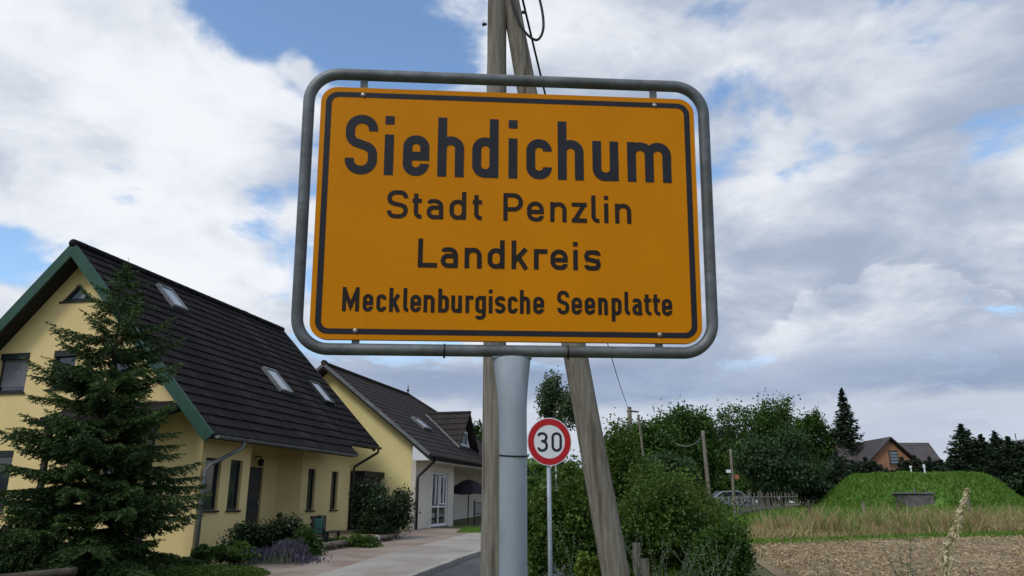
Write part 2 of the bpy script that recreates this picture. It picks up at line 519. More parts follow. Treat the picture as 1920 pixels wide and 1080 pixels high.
v_, f_, t_ = leaves(C, D, rng.uniform(.035, .12, len(P)), rng.uniform(.012, .036, len(P)), rng.uniform(0, 1, len(P)))
tag(npmesh('straw_litter', v_, f_, t_, M['strawbit']), 'broken straw and stubble scattered over the brown tilled field', 'straw', kind='stuff')

# ------------------------------------------------------------------ buildings
def boolean(me, cutters, op='DIFFERENCE'):
    a = bpy.data.objects.new('tmp_a', me); col.objects.link(a)
    for i, cme in enumerate(cutters):
        b = bpy.data.objects.new('tmp_b', cme); col.objects.link(b)
        md = a.modifiers.new('b', 'BOOLEAN'); md.operation = op if isinstance(op, str) else op[i]
        md.object = b; md.solver = 'EXACT'
    bpy.context.view_layer.update()
    dg = bpy.context.evaluated_depsgraph_get()
    out = bpy.data.meshes.new_from_object(a.evaluated_get(dg))
    for o in [m.object for m in a.modifiers] + [a]: bpy.data.objects.remove(o)
    return out

def frame_mat(origin, X, Y):
    X, Y = Vector(X).normalized(), Vector(Y).normalized()
    Zv = X.cross(Y)
    m = Matrix.Identity(4)
    for i, c in enumerate((X, Y, Zv)):
        for k in range(3): m[k][i] = c[k]
    m.translation = Vector(origin)
    return m

GABLE = ((0, -1, 0), (1, 0, 0))      # wall facing down the street towards the viewer
STREET = ((1, 0, 0), (0, 1, 0))      # wall facing the street

def cutter(mt, w, h, depth=.16):
    me = B().box((0, -.3, 0), (w, depth, h)).mesh('cut')
    me.transform(mt)
    return me

def window(parent, mt, w, h, fmat='darkframe', pane='glass', sill=True, box=False, mull=(), trans=(), fr=.06, blind=0.0, sillmat=None):
    b = B()
    y0, y1 = .07, .13
    b.box((.002, y0, .002), (fr, y1, h - .002)).box((w - fr, y0, .002), (w - .002, y1, h - .002))
    b.box((fr, y0, .002), (w - fr, y1, fr)).box((fr, y0, h - fr), (w - fr, y1, h - .002))
    for x in mull: b.box((x - .035, y0 - .004, fr), (x + .035, y1 - .004, h - fr))
    for z in trans: b.box((fr, y0 - .007, z - .035), (w - fr, y1 - .007, z + .035))
    o = b.obj('window', fmat, parent)
    o.matrix_local = mt
    B().box((fr - .01, .098, fr - .01), (w - fr + .01, .108, h - fr + .01)).obj('pane', pane, o)
    if blind: B().box((fr, .086, h - fr - blind * (h - 2 * fr)), (w - fr, .094, h - fr)).obj('blind', 'curtain', o)
    if sill: B().box((-.03, -.05, -.045), (w + .03, .10, -.003)).obj('sill', sillmat or fmat, o)
    if box: B().box((.004, -.012, h - .15), (w - .004, .066, h - .004)).obj('shutter_box', fmat, o)
    return o

def course_mesh(length, tw, e, jit, lift=.034, bulge=.007):
    V, F = [], []
    n = max(1, round(length / tw)); tw = length / n
    for k in range(n):
        x = k * tw
        dz = random.gauss(0, jit); dy = random.gauss(0, jit * 1.3); dl = random.gauss(0, jit * .5)
        xs = [x + .006, x + tw * .3, x + tw * .7, x + tw - .006]
        q = len(V)
        for i, xx in enumerate(xs):
            u = bulge if i in (1, 2) else 0
            V += [(xx, -.03, u * .5 + .002), (xx, e + dy, lift + u + dz + dl), (xx, e + dy + .004, u * .6 - .004)]
        for i in range(3):
            a = q + i * 3
            F += [(a, a + 1, a + 4, a + 3), (a + 1, a + 2, a + 5, a + 4)]
        F += [(q, q + 2, q + 1), (q + 9, q + 10, q + 11)]
    return B().add(V, F).mesh('tile_course')

def courses(roof, n, e, length_fn, mt_fn, mat, tw=.3, jit=.004, lift=.034):
    cache = {}
    for i in range(n):
        L_ = length_fn(i)
        key = (round(L_, 2), i % 5)
        if key not in cache:
            cache[key] = course_mesh(L_, tw, e, jit, lift)
        o = link('tile_course', cache[key], mat, roof)
        o.matrix_local = mt_fn(i)

def downpipe(parent, pts, r, mat):
    return B().tube(pts, r, 10).obj('downpipe', mat, parent, True)

def gutter(parent, s0, s1, t, z, r, mat):
    V, F = [], []
    n = 8
    for s in (s0, s1):
        for rr in (r, r - .012):
            for k in range(n + 1):
                a = math.pi + math.pi * k / n
                V.append((s, t + rr * math.cos(a), z + rr * math.sin(a)))
    m_ = n + 1
    for k in range(n):
        F += [(k, k + 1, 2 * m_ + k + 1, 2 * m_ + k), (m_ + k, 3 * m_ + k, 3 * m_ + k + 1, m_ + k + 1)]
    F += [tuple(range(m_)), tuple(range(3 * m_ - 1, 2 * m_ - 1, -1))]
    for k in (0, n): F.append((k, m_ + k, 3 * m_ + k, 2 * m_ + k))
    return B().add(V, F).obj('gutter', mat, parent)

def skylight(roof, mt, w, h, dark=False):
    b = B()
    f = .07
    b.box((0, 0, .0), (f, h, .10)).box((w - f, 0, .0), (w, h, .10)).box((f, 0, .0), (w - f, f, .10)).box((f, h - f, .0), (w - f, h, .10))
    o = b.obj('skylight', 'darkframe' if dark else 'zinc', roof)
    o.matrix_local = mt
    B().box((f - .005, f - .005, .06), (w - f + .005, h - f + .005, .075)).obj('pane', 'glass_pale', o)
    return o

# ---- first house: yellow, steep dark roof
ZG = .40
H1 = empty('gabled_house', (O1[0], O1[1], ZG), math.pi / 2 - AL, 'yellow house with steep dark tiled roof and green barge boards', 'house')
hw, zr, ze, L1, eo, ov = 3.956, 7.82 - ZG, 3.047 - ZG, 8.966, .548, .5
kk = (zr - ze) / (hw + eo); th = math.atan(kk); c_, s_ = math.cos(th), math.sin(th)
sl1 = math.hypot(zr - ze, hw + eo)
def ztop(t): return zr - abs(t - hw) * kk
off = .20 / c_ * .72
pent = [(-.02, -.6), (-.02, ztop(-.02) - off), (hw, zr - off), (2 * hw, ztop(2 * hw) - off), (2 * hw, -.6)]
body = B().prism(pent, 0, 0, L1).mesh('wall')
foot = B().prism([(-.0, 0), (1.95, 0), (1.95, 1.2), (5.3, 1.2), (5.65, .6), (L1 - .01, .6), (L1 - .01, 2 * hw - .01), (0.0, 2 * hw - .01)], 2, -.5, 9).mesh('f')
wins = [  # matrix, w, h, options
    (frame_mat((0, 6.06, 4.21 - ZG), *GABLE), .88, .98, dict(box=True, mull=(), blind=.9)),
    (frame_mat((0, 4.46, 4.25 - ZG), *GABLE), .66, .95, dict(box=True)),
    (frame_mat((0, 2.76, 4.25 - ZG), *GABLE), .62, .90, dict(box=True)),
    (frame_mat((0, 6.2, 1.38 - ZG), *GABLE), 1.05, 1.42, dict(box=True, trans=(.95,))),
    (frame_mat((0, 2.6, 1.38 - ZG), *GABLE), 1.0, 1.42, dict(box=True)),
    (frame_mat((.16, 0, 1.43 - ZG), *STREET), .60, 1.15, {}),
    (frame_mat((1.13, 0, 1.43 - ZG), *STREET), .50, 1.15, {}),
    (frame_mat((6.05, .6, 1.38 - ZG), *STREET), .47, 1.20, dict(fr=.05)),
    (frame_mat((7.58, .6, 1.38 - ZG), *STREET), .47, 1.18, dict(fr=.05))]
door_m = frame_mat((3.62, 1.2, .15), *STREET)
tri = [(3.62, 6.46 - ZG), (4.5, 6.46 - ZG), (4.06, 6.90 - ZG)]
cuts = [cutter(m_, w_, h_) for m_, w_, h_, _ in wins] + [cutter(door_m, .92, 2.0), B().prism(tri, 0, -.3, .14).mesh('c')]
link('wall', boolean(body, [foot] + cuts, ['INTERSECT'] + ['DIFFERENCE'] * len(cuts)), 'yellow', H1)
for m_, w_, h_, o_ in wins: window(H1, m_, w_, h_, **o_)
def shrink(p, k):
    cx, cy = sum(a for a, _ in p) / 3, sum(b for _, b in p) / 3
    return [(cx + (a - cx) * k, cy + (b - cy) * k) for a, b in p]
tw_ = B(); ti = shrink(tri, .62)
for i in range(3):
    j = (i + 1) % 3
    tw_.prism([tri[i], tri[j], ti[j], ti[i]], 0, .02, .10)
tw_.box((-.035, 3.56, 6.405 - ZG), (.11, 4.56, 6.455 - ZG))
tw_ = tw_.obj('window', 'darkframe', H1)
B().prism(shrink(tri, .66), 0, .07, .08).obj('pane', 'glass_pale', tw_)
dr = B().box((0.01, .06, 0), (.91, .12, 1.99)).obj('door', 'darkframe', H1); dr.matrix_local = door_m
B().box((.08, .045, .25), (.84, .062, .95)).box((.08, .045, 1.1), (.84, .062, 1.85)).obj('door_panel', 'darkpipe', dr)
B().tube([(.80, .02, 1.0), (.80, .02, 1.12)], .014, 8).obj('handle', 'bolt', dr)
lamp = B().tube([(4.05, 1.19, 2.42), (4.05, 1.0, 2.44), (4.05, 1.0, 2.36)], .018, 6).tube([(4.05, 1.0, 2.16), (4.05, 1.0, 2.20), (4.05, 1.0, 2.32), (4.05, 1.0, 2.38)], [.05, .08, .09, .02], 8).obj('wall_lantern', 'black', H1)
# roof slab and tiles
up = Vector((0, -s_, c_))
def slab(t0z, d0, d1, side):              # cross-section strip between slope distances d0 and d1, below the top plane
    sg = -1 if side == 'f' else 1
    p = lambda d, n: (hw + sg * (d * c_ + n * s_), zr - d * s_ + n * c_)
    return [p(d0, -.03), p(d1, -.03), p(d1, -.17), p(d0, -.17)]
rb = B().prism(slab(0, .0, 6.0, 'f'), 0, -ov + .03, L1 + ov - .03).prism(slab(0, 6.003, sl1 - .02, 'f'), 0, -ov + .03, 7.0).prism(slab(0, .17, sl1 - .02, 'b'), 0, -ov + .03, L1 + ov - .03)
roof1 = rb.obj('roof', 'soffit', H1)
ne = 20; ee = sl1 / ne
def mtf(i):
    d = i * ee
    far = L1 + ov if i < 18 else 7.02
    return frame_mat((far, hw - d * c_ , zr - d * s_), (-1, 0, 0), (0, -c_, -s_)) @ Matrix.Translation((0, 0, -.03))
courses(roof1, ne, ee, lambda i: L1 + 2 * ov if i < 18 else 7.02 + ov, mtf, 'tile', .3, .0035)
courses(roof1, ne, ee, lambda i: L1 + 2 * ov, lambda i: frame_mat((-ov, hw + i * ee * c_, zr - i * ee * s_), (1, 0, 0), (0, c_, -s_)) @ Matrix.Translation((0, 0, -.03)), 'tile', .3, .0035)
for k in range(27):
    x0 = -ov - .03 + k * .371
    B().tube([(x0, hw, zr - .02), (x0 + .385, hw, zr - .005)], [(.10, .12), (.09, .11)], 10).obj('ridge_tile', 'tile', roof1, True)
for sg, d_end in ((-1, sl1 + .02), (1, sl1 + .02)):
    for s0, nm, de in ((-ov - .02, 'barge_board', d_end), (L1 + ov - .03, 'barge_board', 6.0 if sg < 0 else d_end)):
        p = lambda d, n: (hw + sg * (d * c_ + n * s_), zr - d * s_ + n * c_)
        B().prism([p(0, .02) if sg < 0 else p(.0, .019), p(de, .02), p(de, -.25), p(.24 * kk * .98, -.25)], 0, s0, s0 + .05).obj(nm, 'green' if s0 < 0 else 'soffit', roof1)
for sA, dA, ww, hh, dk in ((2.08, .56, .62, .92, False), (4.78, 3.24, .70, 1.0, False), (7.62, 3.2, .72, 1.0, True)):
    skylight(roof1, frame_mat((sA + ww, hw - dA * c_, zr - dA * s_), (-1, 0, 0), (0, -c_, -s_)), ww, hh, dk)
B().box((7.3, hw + .25, zr - .35), (7.52, hw + .45, zr + .16)).box((7.26, hw + .22, zr + .16), (7.56, hw + .48, zr + .20)).obj('chimney', 'tile', roof1)
gutter(H1, -ov + .06, 6.7, -eo - .075, ze - .035, .075, 'zinc')
downpipe(H1, [(.62, -eo - .075, ze - .10), (.60, -eo - .06, ze - .24), (.20, -.12, ze - .62), (.06, -.075, ze - .76), (.05, -.075, -.2)], .046, 'zinc')
z2 = zr - 6.0 * s_; t2 = hw - 6.0 * c_
gutter(H1, 7.05, L1 + ov - .04, t2 - .075, z2 - .04, .07, 'darkpipe')
downpipe(H1, [(L1 + .30, t2 - .075, z2 - .1), (L1 + .30, t2 - .06, z2 - .22), (L1 + .04, .50, z2 - .70), (L1 + .02, .50, z2 - .85), (L1 + .02, .50, -.2)], .045, 'darkpipe')
# small lean-to roof on the gable, behind the spruce
lean = B().prism([(-1.25, 3.40 - ZG), (-.002, 3.86 - ZG), (-.002, 3.70 - ZG), (-1.25, 3.26 - ZG)], 1, .36, 3.3)
lr = lean.obj('lean_to_roof', 'tile', H1)
for t_ in (.5, 3.15): B().box((-1.12, t_ - .05, -.3), (-1.02, t_ + .05, 3.30 - ZG)).obj('post', 'darkwood', lr)

# ---- second house: pale yellow gable, cream front, brown roof with dormer
ZB = .52
AL2 = .2347
O2 = (-3.464, 27.695)
H2 = empty('dormer_house', (*O2, ZB), math.pi / 2 - AL2, 'house with pale yellow gable, cream front and white dormer window', 'house')
hw2, zr2, ze2, eo2, ov2, LR, LE = 3.689, 6.691 - ZB, 3.262 - ZB, .686, .45, 8.345, 16.2
k2 = (zr2 - ze2) / (hw2 + eo2); th2 = math.atan(k2); c2, s2 = math.cos(th2), math.sin(th2)
sl2 = math.hypot(zr2 - ze2, hw2 + eo2)
zt2 = lambda t: zr2 - abs(t - hw2) * k2
hipk = (zr2 - ze2) / (LE - LR)
body = B().prism([(.18, -.6), (.18, zt2(.18) - .25), (hw2, zr2 - .25), (2 * hw2, zt2(2 * hw2) - .25), (2 * hw2, -.6)], 0, 0, 15.6).mesh('wall')
wedge = B().prism([(LR - .15, 9), (LR - .15, zr2 - .2), (LE + .4, ze2 - .2), (LE + .4, 9)], 1, -3, 12).mesh('c')
notch = B().box((4.5, -1, -1), (17, 1.6, 9)).mesh('c')
link('wall', boolean(body, [wedge, notch]), 'yellow2', H2)
wm = frame_mat((1.82, 0, .72 - ZB), *STREET)
fw_ = boolean(B().box((0.0, 0, -.6), (4.5, .178, zt2(0) - .26)).mesh('front_wall'), [cutter(wm, 1.95, 2.02, .3)])
link('front_wall', fw_, 'cream', H2)
B().box((4.52, 1.585, -.6), (15.4, 1.597, zt2(1.6) - .75)).obj('front_wall', 'cream', H2)
B().box((4.503, .18, -.6), (4.515, 1.583, zt2(.2) - .3)).obj('front_wall', 'cream', H2)
wo_ = window(H2, wm, 1.95, 2.02, 'white', 'glass', True, False, (.98,), (.72,), .09, sillmat='concold')
B().box((1.05, .02, .80), (1.80, .066, .86)).box((1.05, .02, 1.84), (1.80, .066, 1.90)).box((1.02, .02, .80), (1.09, .066, 1.90)).box((1.76, .02, .80), (1.83, .066, 1.90)).obj('sash', 'white', wo_)
for x0 in (.14, .58, 1.12, 1.55): B().tube([(x0 + .07, .16, .8), (x0 + .07, .16, 1.9)], [(.05, .09), (.04, .12)], 8).obj('curtain', 'signwhite', wo_)
# roof
sl_f = B().prism([(hw2, zr2 - .03), (-eo2, ze2 - .03), (-eo2, ze2 - .2), (hw2, zr2 - .2)], 0, -ov2, LE).prism([(hw2 + .003, zr2 - .03), (2 * hw2 + eo2, ze2 - .03), (2 * hw2 + eo2, ze2 - .2), (hw2 + .003, zr2 - .2)], 0, -ov2, LE).mesh('roof')
wedge2 = B().prism([(LR, zr2 + .0), (LE + .01, ze2 - .03), (LE + 2, ze2), (LE + 2, 12), (LR, 12)], 1, -3, 12).mesh('c')
roof2 = link('roof', boolean(sl_f, [wedge2]), 'tile2', H2)
n2 = 17; e2 = sl2 / n2
hipL = lambda i: LR + (LE - LR) * ((i + .3) / n2)
courses(roof2, n2, e2, lambda i: hipL(i) + ov2, lambda i: frame_mat((hipL(i), hw2 - i * e2 * c2, zr2 - i * e2 * s2), (-1, 0, 0), (0, -c2, -s2)) @ Matrix.Translation((0, 0, -.03)), 'tile2', .3, .002, .018)
for k in range(23):
    x0 = -ov2 + k * .382
    B().tube([(x0, hw2, zr2 - .01), (x0 + .39, hw2, zr2)], [(.09, .11), (.08, .10)], 8).obj('ridge_tile', 'tile2', roof2, True)
B().tube([(LR, hw2 + .02, zr2), (LE, -eo2 + .02, ze2 + .02)], .09, 8).obj('hip_ridge', 'tile2', roof2, True)
B().tube([(LR, hw2, zr2 + .02), (LR, hw2, zr2 + .14), (LR, hw2, zr2 + .20), (LR, hw2, zr2 + .26), (LR, hw2, zr2 + .5)], [.05, .03, .08, .03, .008], 8).obj('finial', 'darkpipe', roof2)
B().tube([(-ov2 - .05, hw2, zr2 + .02), (-ov2 + .1, hw2, zr2 + .02)], .11, 10).obj('ridge_end', 'tile2', roof2)
for sg in (-1, 1):
    p = lambda d, n: (hw2 + sg * (d * c2 + n * s2), zr2 - d * s2 + n * c2)
    B().prism([p(0.0, .02 - .001 * sg), p(sl2, .02), p(sl2, -.09), p(.09 * k2, -.09)], 0, -ov2 - .04, -ov2 - .002).obj('verge_board', 'zinc', roof2)
skylight(roof2, frame_mat((3.85, hw2 - 2.85 * c2, zr2 - 2.85 * s2), (-1, 0, 0), (0, -c2, -s2)), .85, .75)
B().prism([(-eo2 + .03, ze2 - .22), (-.012, ze2 - .22), (-.012, ze2 + .3)], 0, -ov2 + .02, .02).obj('eave_box', 'white', roof2)
B().box((.03, -eo2 + .04, ze2 - .24), (15.2, 1.58, ze2 - .215)).obj('soffit', 'cream', roof2)
gutter(H2, -ov2 + .02, LE - .1, -eo2 - .07, ze2 - .03, .07, 'darkpipe')
downpipe(H2, [(.02, -eo2 - .07, ze2 - .1), (.02, -eo2 - .05, ze2 - .2), (.05, -.1, ze2 - .75), (.05, -.065, ze2 - .85), (.05, -.065, -.3)], .045, 'darkpipe')
# dormer
dt, dz0, dz1, da, db = .32, 4.04 - ZB, 5.52 - ZB, 5.35, 8.15
dm = (da + db) / 2
tri2 = [(da + .25, dz0 - .02), (db - .25, dz0 - .02), (dm, dz1 - .28)]
B().prism(tri2, 1, dt + .02, dt + .14).obj('dormer_wall', 'white', H2)
dw = B().box((dm - .62, dt - .02, dz0 + .02), (dm + .62, dt + .018, dz0 + .66)).obj('window', 'white', H2)
B().box((dm - .53, dt - .034, dz0 + .1), (dm - .04, dt - .022, dz0 + .58)).obj('pane', 'glass_pale', dw)
B().box((dm + .04, dt - .034, dz0 + .1), (dm + .53, dt - .022, dz0 + .58)).obj('pane', 'glass_pale', dw)
B().prism([(dm - .30, dz0 + .68), (dm + .30, dz0 + .68), (dm, dz0 + 1.02)], 1, dt - .012, dt + .016).obj('pane', 'glass_pale', dw)
tb = hw2 - (zr2 - dz1) / k2
dh = (dz1 - dz0) / ((db - da) / 2); dth = math.atan(dh)
for sg in (-1, 1):
    edge = da - .15 if sg < 0 else db + .15
    ez = dz1 - abs(edge - dm) * dh
    te = hw2 - (zr2 - ez) / k2
    b = B()
    top = [(dm + .002 * sg, dt - .3, dz1), (edge, dt - .3, ez), (edge, te + .06, ez), (dm + .002 * sg, tb + .06, dz1)]
    b.add(top + [(x, y, z - .12) for x, y, z in top], [(0, 1, 2, 3), (7, 6, 5, 4), (0, 4, 5, 1), (1, 5, 6, 2), (2, 6, 7, 3), (3, 7, 4, 0)])
    dr_ = b.obj('dormer_roof', 'tile2', roof2)
    nn = 6
    el_ = math.hypot(edge - dm, dz1 - ez) / nn
    for i in range(nn):
        q0 = i / nn
        lt = (tb + (te - tb) * q0) - (dt - .32)
        o = link('tile_course', course_mesh(lt, .3, el_, .002), 'tile2', dr_)
        px_, pz_ = dm + sg * i * el_ * math.cos(dth), dz1 - i * el_ * math.sin(dth)
        Yv = (sg * math.cos(dth), 0, -math.sin(dth))
        o.matrix_local = frame_mat((px_, dt - .32 if sg < 0 else dt - .32 + lt, pz_ + .002), (0, 1, 0) if sg < 0 else (0, -1, 0), Yv)
B().tube([(dm, dt - .34, dz1 + .01), (dm, tb, dz1 + .01)], .08, 8).obj('dormer_ridge', 'tile2', roof2, True)
B().tube([(da - .2, hw2 - (zr2 - (dz1 - abs(da - .2 - dm) * dh)) / k2 - .05, dz1 - abs(da - .2 - dm) * dh + .03), (dm, tb, dz1 + .02)], .045, 6).obj('valley_flashing', 'zinc', roof2)

# ---- garage between the houses
gar = empty('garage', (*[float(v) for v in (np.array(O2) + -1.72 * np.array([math.sin(AL2), math.cos(AL2)]))], .5), math.pi / 2 - AL2, 'low slate blue garage against the pale yellow gable', 'garage')
B().box((0, 1.3, -.3), (1.6, 5.4, 1.95)).obj('wall', 'garage', gar)
B().box((-.05, 1.18, 1.95), (1.66, 5.5, 2.14)).obj('roof', 'soffit', gar)
gd = B().box((.15, 1.26, -.2), (1.45, 1.295, 1.75)).obj('door', 'garage', gar)
for i in range(6): B().box((.19, 1.245, .0 + i * .28), (1.41, 1.258, .25 + i * .28)).obj('door_panel', 'garage', gd)

# ------------------------------------------------------------------ lettering (road-sign alphabet as strokes)
def fillet(pts, closed=False, seg=10):
    out = []
    n = len(pts)
    for i, p in enumerate(pts):
        r = p[2] if len(p) > 2 else 0
        if r <= 0 or (not closed and i in (0, n - 1)):
            out.append((p[0], p[1])); continue
        a = Vector(pts[i - 1][:2]); b = Vector(p[:2]); c = Vector(pts[(i + 1) % n][:2])
        u, v = a - b, c - b
        lu, lv = u.length, v.length
        u.normalize(); v.normalize()
        ang = u.angle(v)
        k = r / math.tan(ang / 2)
        k = min(k, lu * .999, lv * .999)
        r2 = k * math.tan(ang / 2)
        p0, p1 = b + u * k, b + v * k
        ctr = b + (u + v).normalized() * (r2 / math.sin(ang / 2))
        a0 = math.atan2(p0.y - ctr.y, p0.x - ctr.x); a1 = math.atan2(p1.y - ctr.y, p1.x - ctr.x)
        d = (a1 - a0 + math.pi) % (2 * math.pi) - math.pi
        for q in range(seg + 1):
            t = a0 + d * q / seg
            out.append((ctr.x + r2 * math.cos(t), ctr.y + r2 * math.sin(t)))
    res = [out[0]]
    for p in out[1:]:
        if math.hypot(p[0] - res[-1][0], p[1] - res[-1][1]) > 1e-5: res.append(p)
    if closed and math.hypot(res[0][0] - res[-1][0], res[0][1] - res[-1][1]) < 1e-5: res.pop()
    return res

def ribbon(pts, wd, closed=False):
    n = len(pts)
    P = [Vector(p) for p in pts]
    l, r = [], []
    for i in range(n):
        d0 = (P[i] - P[i - 1]).normalized() if (i or closed) else None
        d1 = (P[(i + 1) % n] - P[i]).normalized() if (i < n - 1 or closed) else None
        d0 = d0 or d1; d1 = d1 or d0
        n0, n1 = Vector((-d0.y, d0.x)), Vector((-d1.y, d1.x))
        m = (n0 + n1)
        m = m.normalized() if m.length > 1e-6 else n0
        k = wd / 2 / max(.35, m.dot(n0))
        l.append(P[i] + m * k); r.append(P[i] - m * k)
    V = l + r
    F = [(i, (i + 1) % n, n + (i + 1) % n, n + i) for i in range(n if closed else n - 1)]
    return V, F

def glyph(ch, w, cap, xh, s):
    """strokes in a box: x 0..w, baseline 0; s = stroke width. Returns list of (points, closed)."""
    h = s / 2
    l, r = h, w - h                       # centre lines
    b, X, T = h, xh - h, cap - h
    rr = min((r - l) / 2 * .96, (X - b) / 2 * .96)
    R_ = min((r - l) / 2 * .96, (T - b) / 4)
    A = lambda *p: (list(p), False)
    C_ = lambda *p: (list(p), True)
    arch = A((l, X * .55), (l, X, rr), (r, X, rr), (r, 0))
    bowl = C_((l, b, rr), (r, b, rr), (r, X, rr), (l, X, rr))
    m_ = xh * .5
    if ch == 'i': return [A((w / 2, 0), (w / 2, xh)), A((w / 2, cap * .995), (w / 2, cap * .995 - s * .98))]
    if ch == 'h': return [A((l, 0), (l, cap)), arch]
    if ch == 'n': return [A((l, 0), (l, xh)), arch]
    if ch == 'm':
        c = w / 2; q = min((c - l) / 2 * .96, rr)
        return [A((l, 0), (l, xh)), A((l, X * .55), (l, X, q), (c, X, q), (c, 0)), A((c, X * .55), (c, X, q), (r, X, q), (r, 0))]
    if ch == 'u': return [A((r, 0), (r, xh)), A((l, xh), (l, b, rr), (r, b, rr), (r, m_))]
    if ch == 'd': return [A((r, 0), (r, cap)), bowl]
    if ch == 'b': return [A((l, 0), (l, cap)), bowl]
    if ch == 'p': return [A((l, -cap * .27), (l, xh)), bowl]
    if ch == 'g': return [A((r, xh), (r, -cap * .27 + h, rr), (l, -cap * .27 + h, rr), (l, -cap * .115)), bowl]
    if ch == 'e': return [A((r, xh * .30), (r, b, rr), (l, b, rr), (l, X, rr), (r, X, rr), (r, xh * .485)), A((l, xh * .485), (w, xh * .485))]
    if ch == 'c': return [A((r, xh * .30), (r, b, rr), (l, b, rr), (l, X, rr), (r, X, rr), (r, xh * .70))]
    if ch == 't':
        x = w * .40
        return [A((x, cap * .90), (x, b, s * 1.1), (w, b)), A((0, X), (w, X))]
    if ch == 'l': return [A((l, cap), (l, b, s * 1.1), (w, b))]
    if ch == 'a':
        q = (xh * .60 - b) / 2 * .95
        return [A((l + (r - l) * .02, xh * .78), (l + (r - l) * .08, X, rr * .6), (r, X, rr), (r, 0)), A((r, xh * .58), (l, xh * .58, q), (l, b, q), (r, b, q * .6), (r, xh * .3))]
    if ch == 'k': return [A((l, 0), (l, cap)), A((w - s * .62, xh), (l, xh * .36)), A((l + (w - s) * .34, xh * .60), (w - s * .60, 0))]
    if ch == 'r': return [A((l, 0), (l, xh)), A((l, X * .5), (l, X, rr * .8), (w, X))]
    if ch in 'sS':
        t = T if ch == 'S' else X
        f = cap if ch == 'S' else xh
        q = min((r - l) / 2 * .96, (t - b) / 4 * 1.05)
        e = .27 if ch == 'S' else .26
        return [A((l, f * e), (l, b, q), (r, b, q), (r, f * .44, q * .9), (l, f * .56, q * .9), (l, t, q), (r, t, q), (r, f * (1 - e)))]
    if ch == 'z': return [A((0, X), (w, X)), A((w - s * .62, X), (s * .62, b)), A((0, b), (w, b))]
    if ch == 'P': return [A((l, 0), (l, cap)), A((l, T), (r, T, (T - cap * .42) / 2 * .97), (r, cap * .42, (T - cap * .42) / 2 * .97), (l, cap * .42))]
    if ch == 'L': return [A((l, cap), (l, 0)), A((0, b), (w, b))]
    if ch == 'M': return [A((l, 0), (l, cap)), A((r, 0), (r, cap)), A((l, cap - s * .6), (w / 2, cap * .22), (r, cap - s * .6))]
    if ch == '3':
        q = (T - cap * .54) / 2 * .97; q2 = (cap * .54 - b) / 2 * .97
        return [A((l, cap * .80), (l, T, q), (r - s * .08, T, q), (r - s * .08, cap * .54, q), (w * .36, cap * .54)), A((w * .36, cap * .54), (r, cap * .54, q2), (r, b, q2), (l, b, q2), (l, cap * .22))]
    if ch == '0': return [C_((l, b, (r - l) / 2 * .98), (r, b, (r - l) / 2 * .98), (r, T, (r - l) / 2 * .98), (l, T, (r - l) / 2 * .98))]

def lettering(parent, text, xs, base, cap, xh, s, y, zoff, mat='letter', name='lettering'):
    b = B()
    for i, ch in enumerate(text):
        x0, x1 = xs[2 * i] / 1000, xs[2 * i + 1] / 1000
        for q, (pts, closed) in enumerate(glyph(ch, x1 - x0, cap, xh, s)):
            V, F = ribbon(fillet(pts, closed), s, closed)
            b.add([(x0 + v.x, y - .00025 * q - .000004 * (k % (len(V) // 2)), zoff + base + v.y) for k, v in enumerate(V)], F)
    return link(name, b.mesh(name, False), mat, parent)

def words(parent, text, xs, *a, **kw):
    k = 0
    for wd in text.split(' '):
        lettering(parent, wd, xs[2 * k:2 * (k + len(wd))], *a, **kw)
        k += len(wd)

def rrect(hw_, hh_, r, seg=8, cx=0, cz=0):
    out = []
    for k, (sx_, sz_) in enumerate(((1, 1), (-1, 1), (-1, -1), (1, -1))):
        for q in range(seg + 1):
            a = math.pi / 2 * (k + q / seg)
            out.append((cx + sx_ * (hw_ - r) + r * math.cos(a), cz + sz_ * (hh_ - r) + r * math.sin(a)))
    return out

# ------------------------------------------------------------------ town sign
yaw, tilt, roll = .0734, .10472, -.00329
Rm = Matrix.Rotation(yaw, 3, 'Z') @ Matrix.Rotation(tilt, 3, 'X') @ Matrix.Rotation(roll, 3, 'Y')
ctr = Vector((-.00471, 1.81871, 2.32433))
ZP = 2.334
base = ctr + Rm @ Vector((0, 0, -ZP))
ts = empty('town_sign', base, 0, 'yellow town sign reading Siehdichum in a grey tube frame', 'sign')
ts.rotation_euler = Rm.to_euler()
hh_ = .3346
pl = B().prism([(x, z + ZP) for x, z in rrect(.5, hh_, .043)], 1, 0, .003).obj('plate', 'sign', ts)
rim = B()
o_, i_ = rrect(.5005, hh_ + .0005, .0435), rrect(.4975, hh_ - .0025, .0405)
n = len(o_)
Vv = [(x, .0034, z + ZP) for x, z in o_] + [(x, .0034, z + ZP) for x, z in i_] + [(x, .018, z + ZP) for x, z in o_] + [(x, .018, z + ZP) for x, z in i_]
Ff = []
for k in range(n):
    j = (k + 1) % n
    Ff += [(k, j, 2 * n + j, 2 * n + k), (n + k, 3 * n + k, 3 * n + j, n + j), (2 * n + k, 2 * n + j, 3 * n + j, 3 * n + k), (k, n + k, n + j, j)]
rim.add(Vv, Ff).obj('edge_flange', 'zinc', pl)
o_, i_ = rrect(.487, hh_ - .0135, .032), rrect(.472, hh_ - .0275, .019)
link('border_line', B().add([(x, -.0006, z + ZP) for x, z in o_ + i_], [(k, (k + 1) % n, n + (k + 1) % n, n + k) for k in range(n)]).mesh('border_line', False), 'letter', pl)
lettering(pl, 'Siehdichum', [-432,-349,-331,-306,-282,-214,-192,-123,-101,-32,-5,18,42,110,126,195,219,289,313,432], .0955, .163, .111, .0235, -.0008, ZP)
